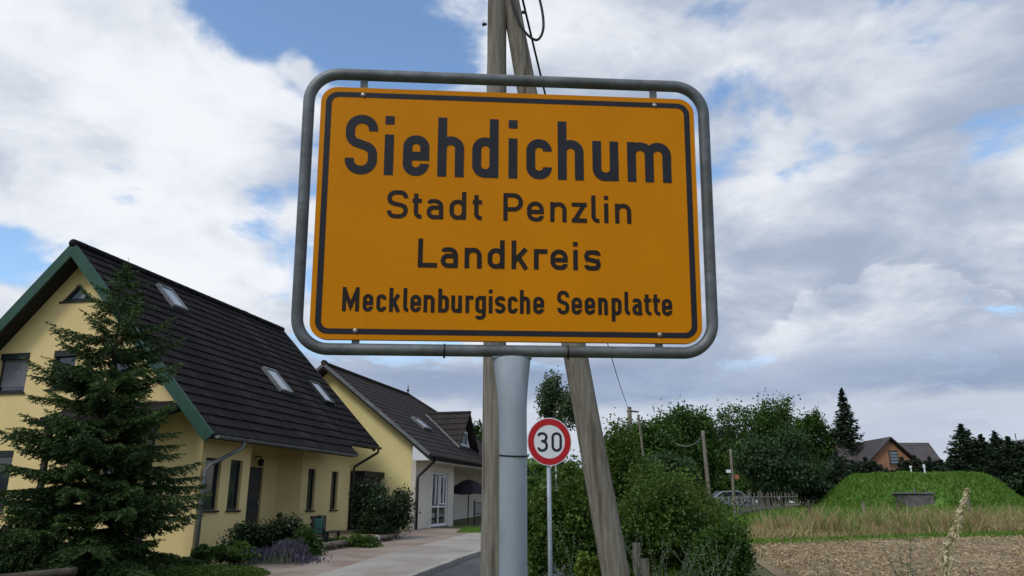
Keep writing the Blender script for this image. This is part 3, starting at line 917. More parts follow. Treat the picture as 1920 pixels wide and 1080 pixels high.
words(pl, 'Stadt Penzlin', [-319,-265,-254,-230,-217,-174,-158,-115,-98,-74,-18,33,44,88,105,148,162,202,214,235,248,259,277,320], -.020, .075, .054, .0112, -.0008, ZP, mat='letter2')
lettering(pl, 'Landkreis', [-236,-187,-178,-134,-117,-73,-58,-14,4,49,62,97,105,150,165,176,193,237], -.1476, .0755, .054, .0120, -.0008, ZP, mat='letter2')
words(pl, 'Mecklenburgische Seenplatte', [-422,-380,-371,-345,-337,-312,-305,-276,-270,-257,-252,-225,-219,-191,-182,-155,-149,-122,-113,-93,-88,-61,-54,-44,-38,-11,-5,20,26,52,60,88,122,153,159,186,193,220,228,253,263,289,297,311,317,342,348,367,371,390,395,422], -.2634, .0615, .0445, .0096, -.0008, ZP, mat='letter2')
def dome(b, x, z, r, y=-.001):
    V, F = [], []
    for i in range(4):
        a = math.pi / 2 * i / 3.2
        for k in range(12): V.append((x + r * math.cos(a) * math.cos(k * math.pi / 6), y - r * .6 * math.sin(a), z + r * math.cos(a) * math.sin(k * math.pi / 6)))
    for i in range(3):
        for k in range(12): F.append((i * 12 + k, i * 12 + (k + 1) % 12, (i + 1) * 12 + (k + 1) % 12, (i + 1) * 12 + k))
    F.append(tuple(range(36, 48)))
    return b.add(V, F)
for x, z in ((-.3913, .3140), (.3916, .3135), (-.387, -.3122), (.3872, -.3132)):
    dome(B(), x, z + ZP, .0065).obj('bolt', 'bolt', ts, True)
TL, TR, TT, TB = -.533, .530, .3748, -.3583
fr = [( x, .009, z + ZP) for x, z in rrect((TR - TL) / 2, (TT - TB) / 2, .080, 12, (TL + TR) / 2, (TT + TB) / 2)]
B().tube(fr, .0152, 16, closed=True).obj('frame', 'tube', ts, True)
for x, z0, z1 in ((-.391, .33, .362), (.391, .33, .362), (-.386, -.346, -.33), (.3866, -.346, -.33)):
    B().box((x - .0095, .006, z0 + ZP), (x + .0095, .012, z1 + ZP)).obj('bracket', 'tube', ts)
px0 = .0065
prof = [(-.368, .049, .012), (-.378, .0475, .0145), (-.40, .0455, .020), (-.44, .0405, .028), (-.48, .0368, .034), (-.53, .0352, .0355), (-.62, .0345, .0355), (-1.2, .0345, .0355), (-ZP - .25, .0345, .0355)]
B().tube([(px0 + .006 * min(1, (-z - .37) / .3), .011, z + ZP) for z, a, c in prof], [(a, c) for z, a, c in prof], 28).obj('post', 'galv', ts, True)
B().tube([(px0 - .05, .010, -.3735 + ZP), (px0 + .05, .010, -.3735 + ZP)], [(.006, .010)] * 2, 8).obj('weld_seam', 'galv', ts, True)
def ring(b, c, ax, r, w_, seg=20):
    c = Vector(c); ax = Vector(ax)
    return b.tube([c - ax * w_ / 2, c - ax * w_ * .49, c + ax * w_ * .49, c + ax * w_ / 2], [r - .001, r, r, r - .001], seg)
for x in (-.1641, .1489):
    o = ring(B(), (x, .009, TB + ZP), (1, 0, 0), .0172, .0035); dome(o, x, TB + ZP - .018, .003, -.0)
    o.obj('cable_tie', 'black', ts, True)
ring(B(), (px0 + .006, .011, -.617 + ZP), (.03, 0, 1), .0372, .0035, 28).obj('cable_tie', 'black', ts, True)

# ------------------------------------------------------------------ speed limit sign
Y30 = 9.6
c30 = at(1030, 828, Y30)
g30 = float(gz(c30.x, Y30))
s30 = empty('speed_limit_sign', (c30.x, Y30, g30), R(1.5), 'round red rimmed 30 speed limit sign on thin grey post', 'sign')
zc_ = c30.z - g30
sc_ = .298
disc = lambda r: [(r * .94 * math.cos(2 * math.pi * k / 64), zc_ + r * math.sin(2 * math.pi * k / 64)) for k in range(64)]
p30 = B().prism(disc(sc_), 1, -.003, 0).obj('plate', 'signwhite', s30)
o_, i_ = disc(sc_ * .963), disc(sc_ * .70)
link('red_ring', B().add([(x, -.006, z) for x, z in o_ + i_], [(k, (k + 1) % 64, 64 + (k + 1) % 64, 64 + k) for k in range(64)]).mesh('red_ring', False), 'red', p30)
lettering(p30, '30', [-152, -19, 26, 158], zc_ - .125, .242, .18, .031, -.0065, 0, name='numerals')
B().tube([(.0, .035, -.4), (-.012, .035, zc_ + .24)], .028, 14).obj('post', 'galv', s30, True)
B().box((-.05, .002, zc_ + .10), (.05, .062, zc_ + .13)).box((-.05, .002, zc_ - .13), (.05, .062, zc_ - .10)).obj('clamp', 'galv', s30)

# ------------------------------------------------------------------ wooden pole with its brace
YP = 7.6
def pole_mesh(p0, p1, r0, r1, seg=20, n=26, crack=True):
    p0, p1 = Vector(p0), Vector(p1)
    pts = [p0.lerp(p1, i / n) for i in range(n + 1)]
    b = B().tube(pts, [r0 + (r1 - r0) * i / n + random.uniform(-.0025, .0025) for i in range(n + 1)], seg)
    if crack:                      # long drying cracks
        for k in (4, 9, 15):
            for i in range(n + 1):
                if random.random() < .8:
                    j = i * seg + (k + int(1.4 * math.sin(i * .35 + k))) % seg
                    v = Vector(b.v[j]); c0 = pts[i]
                    b.v[j] = tuple(c0 + (v - c0) * .88)
    return b
gp = float(gz(0, YP))
a1 = at(932, 40, YP); a0 = at(925, 1000, YP)
k_ = (gp - .3 - a0.z) / (a1.z - a0.z)
b0_ = a0 + (a1 - a0) * k_
t0_ = a0 + (a1 - a0) * ((8.6 - a0.z) / (a1.z - a0.z))
up_ = empty('utility_pole', (b0_.x, YP, gp), 0, 'upright weathered wooden utility pole behind the town sign', 'pole')
W2 = lambda o: (lambda p: (p[0] - o.location.x, p[1] - o.location.y, p[2] - o.location.z))
L_ = W2(up_)
pole_mesh(L_(b0_), L_(t0_), .122, .108).obj('shaft', 'wood', up_, True)
bx = at(908, 47, YP)
B().tube([L_((bx.x + .03, YP - .02, bx.z)), L_((bx.x - .025, YP - .02, bx.z - .01))], .016, 8).tube([L_((bx.x, YP - .02, bx.z)), L_((bx.x - .010, YP - .02, bx.z))], .030, 6).obj('bolt', 'black', up_)
q1 = at(976, 104, YP + .02); q0 = at(1155, 1080, YP + .02)
gq = float(gz(1.3, YP))
qb = q0 + (q1 - q0) * ((gq - .3 - q0.z) / (q1.z - q0.z)); qt = q0 + (q1 - q0) * ((7.75 - q0.z) / (q1.z - q0.z))
bp = empty('brace_pole', (qb.x, qb.y, gq), 0, 'slanting weathered wooden brace pole leaning against the upright pole', 'pole')
L_ = W2(bp)
pole_mesh(L_(qb), L_(qt), .139, .104).obj('shaft', 'wood', bp, True)
bx = at(983, 25, YP + .02)
B().tube([L_((bx.x - .03, YP, bx.z)), L_((bx.x + .02, YP, bx.z))], .022, 6).obj('bolt', 'black', bp)
# cables
def smooth_path(pts, n=10):
    out = []
    P = [Vector(p) for p in pts]
    for i in range(len(P) - 1):
        a, b, c, d = P[max(i - 1, 0)], P[i], P[i + 1], P[min(i + 2, len(P) - 1)]
        for k in range(n):
            t = k / n
            out.append(.5 * ((2 * b) + (c - a) * t + (2 * a - 5 * b + 4 * c - d) * t * t + (3 * b - a - 3 * c + d) * t ** 3))
    return out + [P[-1]]
lp = [at(945, -60, YP - .12), at(955, -15, YP - .13), at(962, 12, YP - .14), at(975, 45, YP - .14), at(990, 66, YP - .14), at(1006, 75, YP - .14), at(1016, 64, YP - .14), at(1019, 42, YP - .14), at(1014, 8, YP - .14), at(1000, -40, YP - .13), at(972, -70, YP - .10), at(950, -80, YP - .08)]
tag(B().tube(smooth_path(lp), .0155, 8).obj('cable_loop', 'cable', None, True), 'black cable hanging in a loop beside the pole tops', 'cable')
YF = 46.0
ftop = at(1180, 768, YF)
wa, wb_ = Vector((t0_.x + .16, YP - .02, 8.05)), ftop
def sagged(a, b, sag, n=30):
    return [a.lerp(b, i / n) - Vector((0, 0, sag * 4 * (i / n) * (1 - i / n))) for i in range(n + 1)]
tag(B().tube(sagged(wa, wb_, .75, 60), .016, 8).obj('overhead_wire', 'cable', None, True), 'black overhead wire running from the pole tops to the distant pole', 'wire')
def simple_pole(name, top, Y, base_px, r0, r1, label, insul=True):
    zb = float(gz(top.x, Y))
    b = at(*base_px, Y)
    bb = b + (top - b) * ((zb - .2 - b.z) / (top.z - b.z))
    e = empty(name, (bb.x, Y, zb), 0, label, 'pole')
    L_ = W2(e)
    pole_mesh(L_(bb), L_(top + Vector((0, 0, .15))), r0, r1, 10, 10, False).obj('shaft', 'wood', e, True)
    if insul:
        B().tube([L_(top + Vector((0, -.1, -.1))), L_(top + Vector((.55, -.1, -.15)))], .05, 6).obj('arm', 'darkwood', e)
    return e
fp = simple_pole('distant_pole', ftop, YF, (1186, 900), .15, .13, 'dark twin wooden pole rising behind the bushes at the wire end')
L_ = W2(fp)
B().tube([L_(ftop + Vector((.55, .1, -.3))), L_(ftop + Vector((.95, .1, -5.5)))], .07, 8).obj('brace', 'wood', fp)
p1_ = at(1318, 812, 45)
simple_pole('garden_pole', p1_, 45, (1327, 905), .14, .10, 'thin pale wooden pole carrying a sagging wire in front of walnut tree', False)
w1 = B().tube(sagged(p1_ + Vector((0, -.12, -.15)), at(1268, 832, 46) , .35, 16), .028, 6)
tag(w1.obj('slack_wire', 'zinc', None, True), 'pale slack wire hanging from thin wooden pole', 'wire')
p2_ = at(1370, 848, 37)
pp = simple_pole('fence_end_pole', p2_, 37, (1378, 962), .085, .06, 'thin grey pole at the end of the picket fence', False)
L_ = W2(pp)
q = at(1366, 884, 36.9); B().box(L_((q.x - .12, 36.85, q.z - .06)), L_((q.x + .10, 36.9, q.z + .08))).obj('board', 'signwhite', pp).rotation_euler = (0, 0, 0)
q = at(1380, 893, 37.1); B().prism([(L_((q.x - .22, 0, 0))[0], L_((0, 0, q.z + .12))[2]), (L_((q.x + .12, 0, 0))[0], L_((0, 0, q.z + .06))[2]), (L_((q.x + .16, 0, 0))[0], L_((0, 0, q.z - .12))[2]), (L_((q.x - .2, 0, 0))[0], L_((0, 0, q.z - .16))[2])], 1, .1, .14).obj('pennant', 'orangep', pp)

# ------------------------------------------------------------------ vegetation
def limb(b, p0, p1, r0, r1, bend=.12, n=5, seg=6):
    p0, p1 = Vector(p0), Vector(p1)
    o = Vector([random.uniform(-1, 1) for _ in range(3)]) * (p1 - p0).length * bend
    pts = [p0.lerp(p1, i / n) + o * math.sin(math.pi * i / n) for i in range(n + 1)]
    b.tube(pts, [r0 + (r1 - r0) * i / n for i in range(n + 1)], seg)

def broadleaf(name, loc, crown_c, rad, mat, n, leaf, label, cat='tree', group=None, bark='bark', lobes=16, lobe_r=.42, trunk=True, shell=.55, droop=0.0, clumps=None):
    """crown_c, rad in metres in world space; loc is the base"""
    e = empty(name, loc, 0, label, cat, group)
    base = np.array(loc); C0 = np.array(crown_c) - base; rad = np.array(rad, float)
    lc = []
    while len(lc) < lobes:
        p = rng.uniform(-1, 1, 3)
        if np.linalg.norm(p) < 1: lc.append(p * (1 - lobe_r * .75))
    lc = np.array(lc)
    lr_ = lobe_r * rng.uniform(.65, 1.15, lobes)
    # clumps on the lobes, leaves on the clumps
    nc = clumps or max(60, n // 45)
    li = rng.integers(0, lobes, nc)
    d = norm(rng.normal(size=(nc, 3)) + np.array([0, 0, .25]))
    rr = rng.uniform(0, 1, nc) ** (1 - shell)
    cc = lc[li] + d * (lr_[li] * rr)[:, None]
    ct = rng.uniform(0, 1, nc)
    k = rng.integers(0, nc, n)
    cs = .085 * rng.uniform(.5, 1.5, nc)
    P = cc[k] + rng.normal(size=(n, 3)) * cs[k][:, None]
    Pw = C0 + P * rad * 1.14
    ok = Pw[:, 2] > .02
    Pw, k = Pw[ok], k[ok]
    m = len(Pw)
    out = norm(P[ok]) * .5
    D = rng.normal(size=(m, 3)) + out + np.array([0, 0, -droop])
    tone = np.clip(.55 * ct[k] + .45 * rng.uniform(0, 1, m), 0, 1) ** 1.4
    sz = leaf * rng.uniform(.6, 1.35, m)
    v, f, t = leaves(Pw, D, sz, sz * .62, tone, tilt=np.array([0, 0, .9]))
    npmesh('crown', v, f, t, M[mat], e)
    if trunk:
        b = B()
        R0 = max(.03, rad[0] * .055)
        top = C0 + np.array([0, 0, rad[2] * .3])
        limb(b, (0, 0, -.15), top, R0, R0 * .3, .03, 8, 8)
        for q in range(10):
            st_ = Vector((0, 0, 0)).lerp(Vector(top), random.uniform(.35, .9))
            limb(b, st_, C0 + lc[q % lobes] * rad, R0 * .42, R0 * .08, .1)
        b.obj('trunk', bark, e, True)
    return e

def px_tree(name, pxc, pyt, pyb, pw, Y, mat, n, leaf, label, **k):
    c = at(pxc, (pyt + pyb) / 2, Y)
    t, b = at(pxc, pyt, Y), at(pxc, pyb, Y)
    rx = pw / 2 / 1440 * Y
    z0 = float(gz(c.x, Y))
    dp = k.pop('depth', 1.0)
    return broadleaf(name, (c.x, Y, z0), c, (rx, rx * dp, (t.z - b.z) / 2), mat, n, leaf, label, **k)

def conifer(name, loc, h, r, mat, label, nl=26, per=9, leaf=.3, dens=26, low=.04, group=None, cat='tree', droop=.25, tone0=0.0, pw=.85):
    e = empty(name, loc, 0, label, cat, group)
    parts = []
    tb = B(); limb(tb, (0, 0, -.1), (0, 0, h * .98), r * .07 + .02, .012, .005, 8, 8)
    tb.obj('trunk', 'bark', e, True)
    for i in range(nl):
        q = i / (nl - 1)
        z = h * (low + (1 - low) * q ** .9)
        rl = r * (1 - q) ** pw + r * .05
        nb = max(4, int(per * (1 - .5 * q)))
        for k in range(nb):
            a = random.uniform(0, 2 * math.pi)
            L = rl * random.uniform(.62, 1.12)
            m = max(6, int(dens * L / r * (1.2 - .2 * q)))
            u = np.sort(rng.uniform(0.08, 1, m))
            dirv = np.array([math.cos(a), math.sin(a), 0]); sd_ = np.array([-math.sin(a), math.cos(a), 0])
            wdt = .22 * L * (1 - u * .75)
            P = dirv * (u * L)[:, None] + sd_ * (rng.normal(0, 1, m) * wdt)[:, None]
            P[:, 2] = z + rng.normal(0, .012 * h, m) - droop * L * np.sin(u * 2.2) + L * .16 * u ** 3 - np.abs(rng.normal(0, .05, m)) * L * .8
            D = dirv * .8 + sd_ * rng.normal(0, .9, m)[:, None] + np.array([0, 0, 1]) * rng.normal(-.15, .3, m)[:, None]
            s = leaf * rng.uniform(.6, 1.3, m)
            tn = np.clip(tone0 + random.uniform(0, .45) + .4 * rng.uniform(0, 1, m), 0, 1)
            parts.append(leaves(P, D, s, s * .34, tn))
    P = np.c_[rng.normal(0, .03 * r, (20, 2)), h * rng.uniform(.93, 1.02, 20)]
    parts.append(leaves(P, np.tile([0, 0, 1.0], (20, 1)) + rng.normal(0, .4, (20, 3)), leaf, leaf * .25, rng.uniform(0, .6, 20)))
    v, f, t = cat3(parts)
    npmesh('crown', v, f, t, M[mat], e)
    return e

# ---- the spruce in front of the gable
def near_spruce():
    Y = 13.2
    top = at(240, 487, Y)
    x0 = top.x
    z0 = float(gz(x0, Y))
    h = top.z - z0
    e = empty('spruce_tree', (x0, Y, z0), 0, 'dark green spruce with drooping twigs in front of the yellow gable', 'tree')
    tb = B(); limb(tb, (0, 0, -.1), (0, 0, h - .1), .085, .008, .004, 14, 10)
    parts = []
    def twig(p, d, L, tn):                      # a needle-clad shoot: narrow spiky blades round an axis
        n = max(6, int(L / .0125))
        u = (np.arange(n) + .5) / n
        sag = np.array([0, 0, -1.0]) * (.14 * L * u ** 1.5)[:, None]
        P = p + d * (u * L)[:, None] + sag
        a = rng.uniform(0, 2 * np.pi, n)
        s1 = np.cross(d, [0, 0, 1.0]); s1 /= max(1e-6, np.linalg.norm(s1)); s2 = np.cross(s1, d)
        o = s1 * np.cos(a)[:, None] + s2 * (np.sin(a) * .7)[:, None]
        nl_ = .058 * (1 - .35 * u) * rng.uniform(.8, 1.25, n)
        D = o * .72 + d * .75
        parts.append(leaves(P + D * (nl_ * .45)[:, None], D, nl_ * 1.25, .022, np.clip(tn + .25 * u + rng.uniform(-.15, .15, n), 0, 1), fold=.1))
    nwh = 30
    for i in range(nwh):
        q = i / (nwh - 1)
        z = .12 + (h - .45) * q + random.uniform(-.04, .04)
        rl = 1.95 * (1 - q) ** .82 * (1.0 if q > .06 else .9) + .14
        nb = 10 if q < .5 else (7 if q < .8 else 5)
        for k in range(nb):
            a = 2 * math.pi * (k + random.uniform(-.3, .3)) / nb + i * .7
            L = rl * random.choice((random.uniform(.5, .85), random.uniform(.85, 1.2)))
            dirv = np.array([math.cos(a), math.sin(a), 0.0]); sdv = np.array([-math.sin(a), math.cos(a), 0.0])
            rise = random.uniform(.10, .62) * (.35 + q)
            def axis(u): return dirv * (u * L) + np.array([0, 0, z + L * (rise * u - .42 * u ** 1.5 * (1 - .6 * q) + .16 * u ** 3)])
            tb.tube([axis(u) for u in (0, .33, .66, 1.0)], [.016 * (1 - q) + .004, .011 * (1 - q) + .003, .006, .002], 4, False)
            ns = max(5, int(L / .045))
            tn0 = random.uniform(0, .5)
            for m in range(ns):
                u = .16 + .84 * (m + random.random() * .6) / ns
                p = axis(min(1, u))
                for sgn in (-1, 1):
                    tl = (.10 + .24 * L * (1 - u) ** .7) * random.uniform(.65, 1.15)
                    d = dirv * random.uniform(.45, .8) + sdv * sgn * random.uniform(.45, .9) + np.array([0, 0, random.uniform(-.55, .08)])
                    d /= np.linalg.norm(d)
                    twig(p, d, tl, tn0 + random.uniform(-.05, .12))
                    if tl > .22:
                        pm_ = p + d * tl * .55
                        d2 = d + sdv * sgn * .7 + np.array([0, 0, -.5]); d2 /= np.linalg.norm(d2)
                        twig(pm_, d2, tl * .5, tn0)
            d = axis(1.0) - axis(.9); d /= np.linalg.norm(d)
            twig(axis(.97), d, .16 + .03 * L, tn0 + .15)
    for dz_, ln in ((-.42, .2), (-.30, .17), (-.18, .12)):
        for k in range(5):
            a = k * 1.257 + dz_ * 9
            d = np.array([math.cos(a), math.sin(a), .85]); d /= np.linalg.norm(d)
            twig(np.array([0, 0, h + dz_]), d, ln, .3)
    twig(np.array([0, 0, h - .38]), np.array([0.02, 0, 1.0]), .24, .3)
    tb.tube([(0, 0, h - .3), (.012, 0, h + .04)], [.007, .003], 5)
    tb.obj('trunk', 'bark', e, True)
    v, f, t = cat3(parts)
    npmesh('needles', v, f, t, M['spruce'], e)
    for k in range(16):                          # hanging cones high in the crown
        a = random.uniform(math.pi * 1.0, math.pi * 2.0)
        rr = random.uniform(.18, .55)
        z = h - 1.45 - random.uniform(0, .5)
        p = Vector((math.cos(a) * rr * .9, math.sin(a) * rr, z))
        B().tube([p, p + Vector((0, 0, -.02)), p + Vector((.005, 0, -.07)), p + Vector((.008, 0, -.125))], [.006, .016, .018, .006], 6).obj('cone', 'cone', e, True)
near_spruce()

# ---- shrubs and garden plants by the first house
def shrub(name, px, pyt, pyb, pw, Y, mat, n, leaf, label, cat='shrub', **k):
    k.setdefault('lobes', 10); k.setdefault('lobe_r', .45)
    return px_tree(name, px, pyt, pyb, pw, Y, mat, n, leaf, label, cat=cat, **k)
shrub('dark_shrub', 45, 955, 1130, 150, 13.6, 'darkleaf', 9000, .075, 'dark leafy shrub at the foot of the spruce')
shrub('evergreen_shrub', 712, 895, 1035, 130, 22.6, 'darkleaf', 17000, .085, 'large dark evergreen shrub between the two yellow houses', lobes=14)
shrub('conical_shrub', 705, 965, 1030, 80, 21.6, 'darkleaf', 6000, .05, 'rounded olive bush in front of large evergreen shrub', lobes=8)
shrub('fern_clump', 505, 972, 1075, 135, 16.9, 'darkleaf', 18000, .065, 'dark green perennial clump beside the recessed front door', lobes=20, lobe_r=.36)
shrub('rosemary_bush', 568, 990, 1068, 74, 16.6, 'leaf2', 9000, .06, 'feathery mid green bush at the corner of the garden bed', lobes=7, droop=-.8)
shrub('hosta_plants', 415, 1020, 1066, 110, 15.2, 'leaf', 2200, .13, 'bright green broad leaved plants along the yellow wall', cat='plant', lobes=9, trunk=False)
shrub('lime_perennial', 545, 1018, 1062, 40, 16.6, 'lime', 1500, .085, 'lime green perennial between lavender and feathery bush', cat='plant', lobes=6, trunk=False)
shrub('trailing_plant', 668, 1000, 1034, 110, 19.6, 'leaf', 4200, .06, 'yellow green plants trailing over the low stone wall', cat='plant', lobes=9, trunk=False)
def lavender(px, py, Y, w_, h_, n, label):
    p = at(px, py, Y); z0 = float(gz(p.x, Y))
    e = empty('lavender', (p.x, Y, z0), 0, label, 'plant')
    C = np.c_[rng.normal(0, w_ * .33, n), rng.normal(0, w_ * .3, n), np.zeros(n)]
    H_ = h_ * rng.uniform(.45, 1.1, n) * np.exp(-(C[:, 0] / w_) ** 2 * 1.6) * (1 + .25 * np.sin(C[:, 0] * 9))
    v, f, t = blades(C, H_ * .8, .010, .22, rng.uniform(0, 1, n)); npmesh('stems', v, f, t, M['silver'], e)
    tips = v.reshape(-1, 6, 3)[:, 4]
    v, f, t = leaves(tips, np.tile([0, 0, 1.], (n, 1)) + rng.normal(0, .25, (n, 3)), .11, .03, rng.uniform(0, 1, n)); npmesh('flower_spikes', v, f, t, M['lavender'], e)
lavender(525, 1062, 15.6, .95, .48, 1500, 'purple lavender clump in front of the yellow house')
def box_hedge():
    c = at(398, 1080, 13.6); z0 = float(gz(c.x, 13.6))
    e = empty('clipped_hedge', (c.x, 13.6, z0), R(8), 'low clipped green box hedge below the yellow wall', 'hedge')
    n = 16000
    u = rng.uniform(-1, 1, n); a = rng.uniform(0, np.pi, n)
    hh = .52 - z0 + .03
    P = np.c_[u * 1.02, .38 * np.cos(a), hh * np.sin(a) ** .6]
    P[:, 2] *= (1 - np.abs(u) ** 6); P *= rng.uniform(.86, 1.02, n)[:, None]
    P[:, 2] = np.maximum(P[:, 2], .01)
    v, f, t = leaves(P, rng.normal(size=(n, 3)) + P * 1.5, .032, .018, rng.uniform(0, 1, n)); npmesh('foliage', v, f, t, M['box'], e)
    b = B()
    for k in range(9): limb(b, (-.9 + k * .22, 0, -.05), (-.88 + k * .22, random.uniform(-.1, .1), hh * .8), .02, .006)
    b.obj('stems', 'bark', e)
box_hedge()
# low stone wall of the garden bed
sw = empty('stone_wall', st(1.3, -2.40), math.pi / 2 - AL, 'low dry stone wall edging the garden bed and forecourt', 'wall')
def rock(b, c, r, sq=(1, 1, 1), seg=7):
    V, F = [], []
    c = Vector(c)
    for i in range(5):
        ph = math.pi * (i + .5) / 5
        for k in range(seg):
            a = 2 * math.pi * k / seg
            d = Vector((math.sin(ph) * math.cos(a), math.sin(ph) * math.sin(a), math.cos(ph)))
            d = Vector([math.copysign(abs(x) ** .6, x) for x in d])
            q = r * random.uniform(.82, 1.08)
            V.append(c + Vector((d.x * q * sq[0], d.y * q * sq[1], d.z * q * sq[2])))
    for i in range(4):
        for k in range(seg):
            k2 = (k + 1) % seg
            F.append((i * seg + k, (i + 1) * seg + k, (i + 1) * seg + k2, i * seg + k2))
    F += [tuple(range(seg)), tuple(range(5 * seg - 1, 4 * seg - 1, -1))]
    return b.add(V, F)
zb = st(1.3, -2.4)[2]
for row in range(2):
    s = 0.0 + .12 * (row % 2)
    while s < 4.5:
        wd = random.uniform(.16, .34)
        gzs = st(1.3 + s, -2.4)[2] - zb
        rock(B(), (s + wd / 2, .06 + random.uniform(-.02, .02), gzs + .075 + row * .135), .5, (wd * .98, .30, .135)).obj('stone', 'palestone' if random.random() < .10 else 'stone', sw)
        s += wd
sheetV = sheet('garden_bed', 'soil', 3.1, 6.6, lambda s: -2.30, lambda s: -.02, .28, 20, 4)
for i in range(11):
    q = 540 + i * 6.5 + random.uniform(-2, 2)
    Yq = 15.35 + i * .13
    p = at(q, 1060, Yq)
    o = rock(B(), (0, 0, .03), random.uniform(.06, .10), (1.2, .9, .7)).obj('edging_stone', 'palestone')
    o.location = (p.x, Yq, float(gz(p.x, Yq)))
    tag(o, 'pale rounded edging stone along the lavender bed', 'stone', 'edging stones along the lavender bed')
# weathered timber by the spruce
p = at(78, 1078, 10.7)
tl = pole_mesh((-.55, 0, .0), (.50, .1, .10), .062, .055, 12, 10).obj('timber_log', 'bark', None, True)
tl.location = (p.x - .1, 10.7, p.z - .06)
tag(tl, 'weathered timber rail lying at the foot of the spruce', 'log')
lp_ = B().box((-.48, -.05, -.75), (-.38, .06, -.03)).box((.34, .05, -.75), (.44, .15, .04)).obj('support', 'bark', tl)

# garden armchair with cushion, and a slatted stool beside it
def garden_seats():
    p = st(1.95, -1.8, .0)
    rz = math.pi / 2 - AL
    e = empty('garden_chair', p, rz + R(-125), 'dark round backed garden chair with teal cushion by the wall', 'chair'); e.scale = (.88,) * 3
    for x in (-.25, .25):
        for y in (-.22, .22): B().tube([(x, y, -.02), (x, y, .62 if y < 0 else .85)], .022, 6).obj('leg', 'darkwood', e)
    B().box((-.28, -.26, .40), (.28, .26, .44)).obj('seat', 'darkwood', e)
    B().tube([(-.27, .22, .45)] + [(.27 * -math.cos(math.pi * k / 10), .22, .62 + .34 * math.sin(math.pi * k / 10)) for k in range(11)] + [(.27, .22, .45)], .028, 8).obj('backrest', 'darkwood', e, True)
    B().box((-.22, .16, .47), (.22, .24, .88)).obj('cushion', 'teal', e, bevel=.03)
    for x in (-.27, .27): B().box((x - .03, -.26, .62), (x + .03, .22, .65)).obj('armrest', 'darkwood', e)
    p = st(2.75, -1.75, .0)
    e = empty('slatted_bench', p, rz, 'small dark slatted bench beside the garden chair', 'bench')
    for x in (-.3, .3):
        for y in (-.2, .2): B().box((x - .03, y - .03, -.02), (x + .03, y + .03, .82 if y > 0 else .45)).obj('leg', 'darkwood', e)
    for k in range(4): B().box((-.34, -.24 + k * .125, .42), (.34, -.14 + k * .125, .45)).obj('seat_slat', 'darkwood', e)
    for k in range(2): B().box((-.34, .235, .58 + k * .16), (.34, .262, .66 + k * .16)).obj('back_slat', 'darkwood', e)
garden_seats()
# folded parasol and air unit on the second house's terrace
def terrace():
    e = empty('parasol', tuple(np.array(O2) + 5.8 * np.array([math.sin(AL2), math.cos(AL2)]) - .25 * np.array([-math.cos(AL2), math.sin(AL2)])) + (.56,), 0, 'dark purple garden parasol on the terrace of the cream house', 'parasol')
    B().tube([(0, 0, -.02), (0, 0, 1.95)], .025, 8).obj('pole', 'darkpipe', e)
    B().tube([(0, 0, 0), (0, 0, .08)], .25, 14).obj('base', 'concold', e)
    n = 10
    V, F = [(0, 0, 2.0)], []
    for r_, z_ in ((.35, 1.92), (.7, 1.72), (.95, 1.42)):
        for k in range(n): V.append((r_ * (1.0 if k % 2 else .93) * math.cos(2 * math.pi * k / n) * 1.0, r_ * math.sin(2 * math.pi * k / n), z_ - (.05 if k % 2 else 0)))
    F = [(0, 1 + k, 1 + (k + 1) % n) for k in range(n)]
    for i in range(2):
        for k in range(n): F.append((1 + i * n + k, 1 + (i + 1) * n + k, 1 + (i + 1) * n + (k + 1) % n, 1 + i * n + (k + 1) % n))
    cp_ = B().add(V, F).obj('canopy', 'parasol', e)
    cp_.modifiers.new('t', 'SOLIDIFY').thickness = .012
    q = np.array(O2) + 7.6 * np.array([math.sin(AL2), math.cos(AL2)]) + 1.25 * np.array([-math.cos(AL2), math.sin(AL2)])
    e = empty('utility_cabinet', (*q, .58), math.pi / 2 - AL2, 'small grey cabinet standing against the cream wall', 'cabinet')
    B().box((-.4, -.15, -.05), (.4, .2, .95)).obj('housing', 'concold', e, bevel=.02)
    B().box((-.34, -.165, .08), (.34, -.152, .88)).obj('door', 'curtain', e)
    e = empty('garden_gate', (*[float(v) for v in (np.array(O2) + 5.9 * np.array([math.sin(AL2), math.cos(AL2)]) - .75 * np.array([-math.cos(AL2), math.sin(AL2)]))], .55), math.pi / 2 - AL2, 'thin dark wire gate on the terrace below the parasol', 'gate')
    for x in (-.9, .9): B().box((x - .025, -.025, -.05), (x + .025, .025, 1.15)).obj('post', 'darkpipe', e)
    for z in (.1, .6, 1.05): B().tube([(-.9, 0, z), (.9, 0, z)], .014, 6).obj('rail', 'darkpipe', e)
    for k in range(11): B().tube([(-.75 + k * .15, 0, .1), (-.75 + k * .15, 0, 1.05)], .009, 5).obj('bar', 'darkpipe', e)
terrace()

# ------------------------------------------------------------------ bushes along the right of the road
shrub('leafy_bush', 1075, 860, 1120, 190, 12.6, 'leaf', 34000, 0.061, 'green bush directly behind the 30 sign post', lobes=14)
shrub('leafy_bush', 1235, 870, 1110, 270, 14.2, 'leaf', 51000, 0.061, 'wide spreading green bush right of the brace pole', lobes=18)
shrub('leafy_bush', 1172, 795, 1060, 150, 18.0, 'leaf', 34000, 0.072, 'tall light green bush below the twin distant pole', lobes=14)
shrub('leafy_bush', 1360, 985, 1140, 150, 12.2, 'leaf2', 22100, 0.050, 'dark green low bush at the corner of the tilled field', lobes=10)
shrub('leafy_bush', 1290, 915, 1060, 160, 17.0, 'leaf', 27200, 0.065, 'bush with yellowish shoots in front of thin pale pole', lobes=12)
shrub('roadside_bush', 1010, 930, 1110, 60, 11.4, 'leaf', 10200, 0.054, 'narrow bush beside the grey sign post', lobes=8)
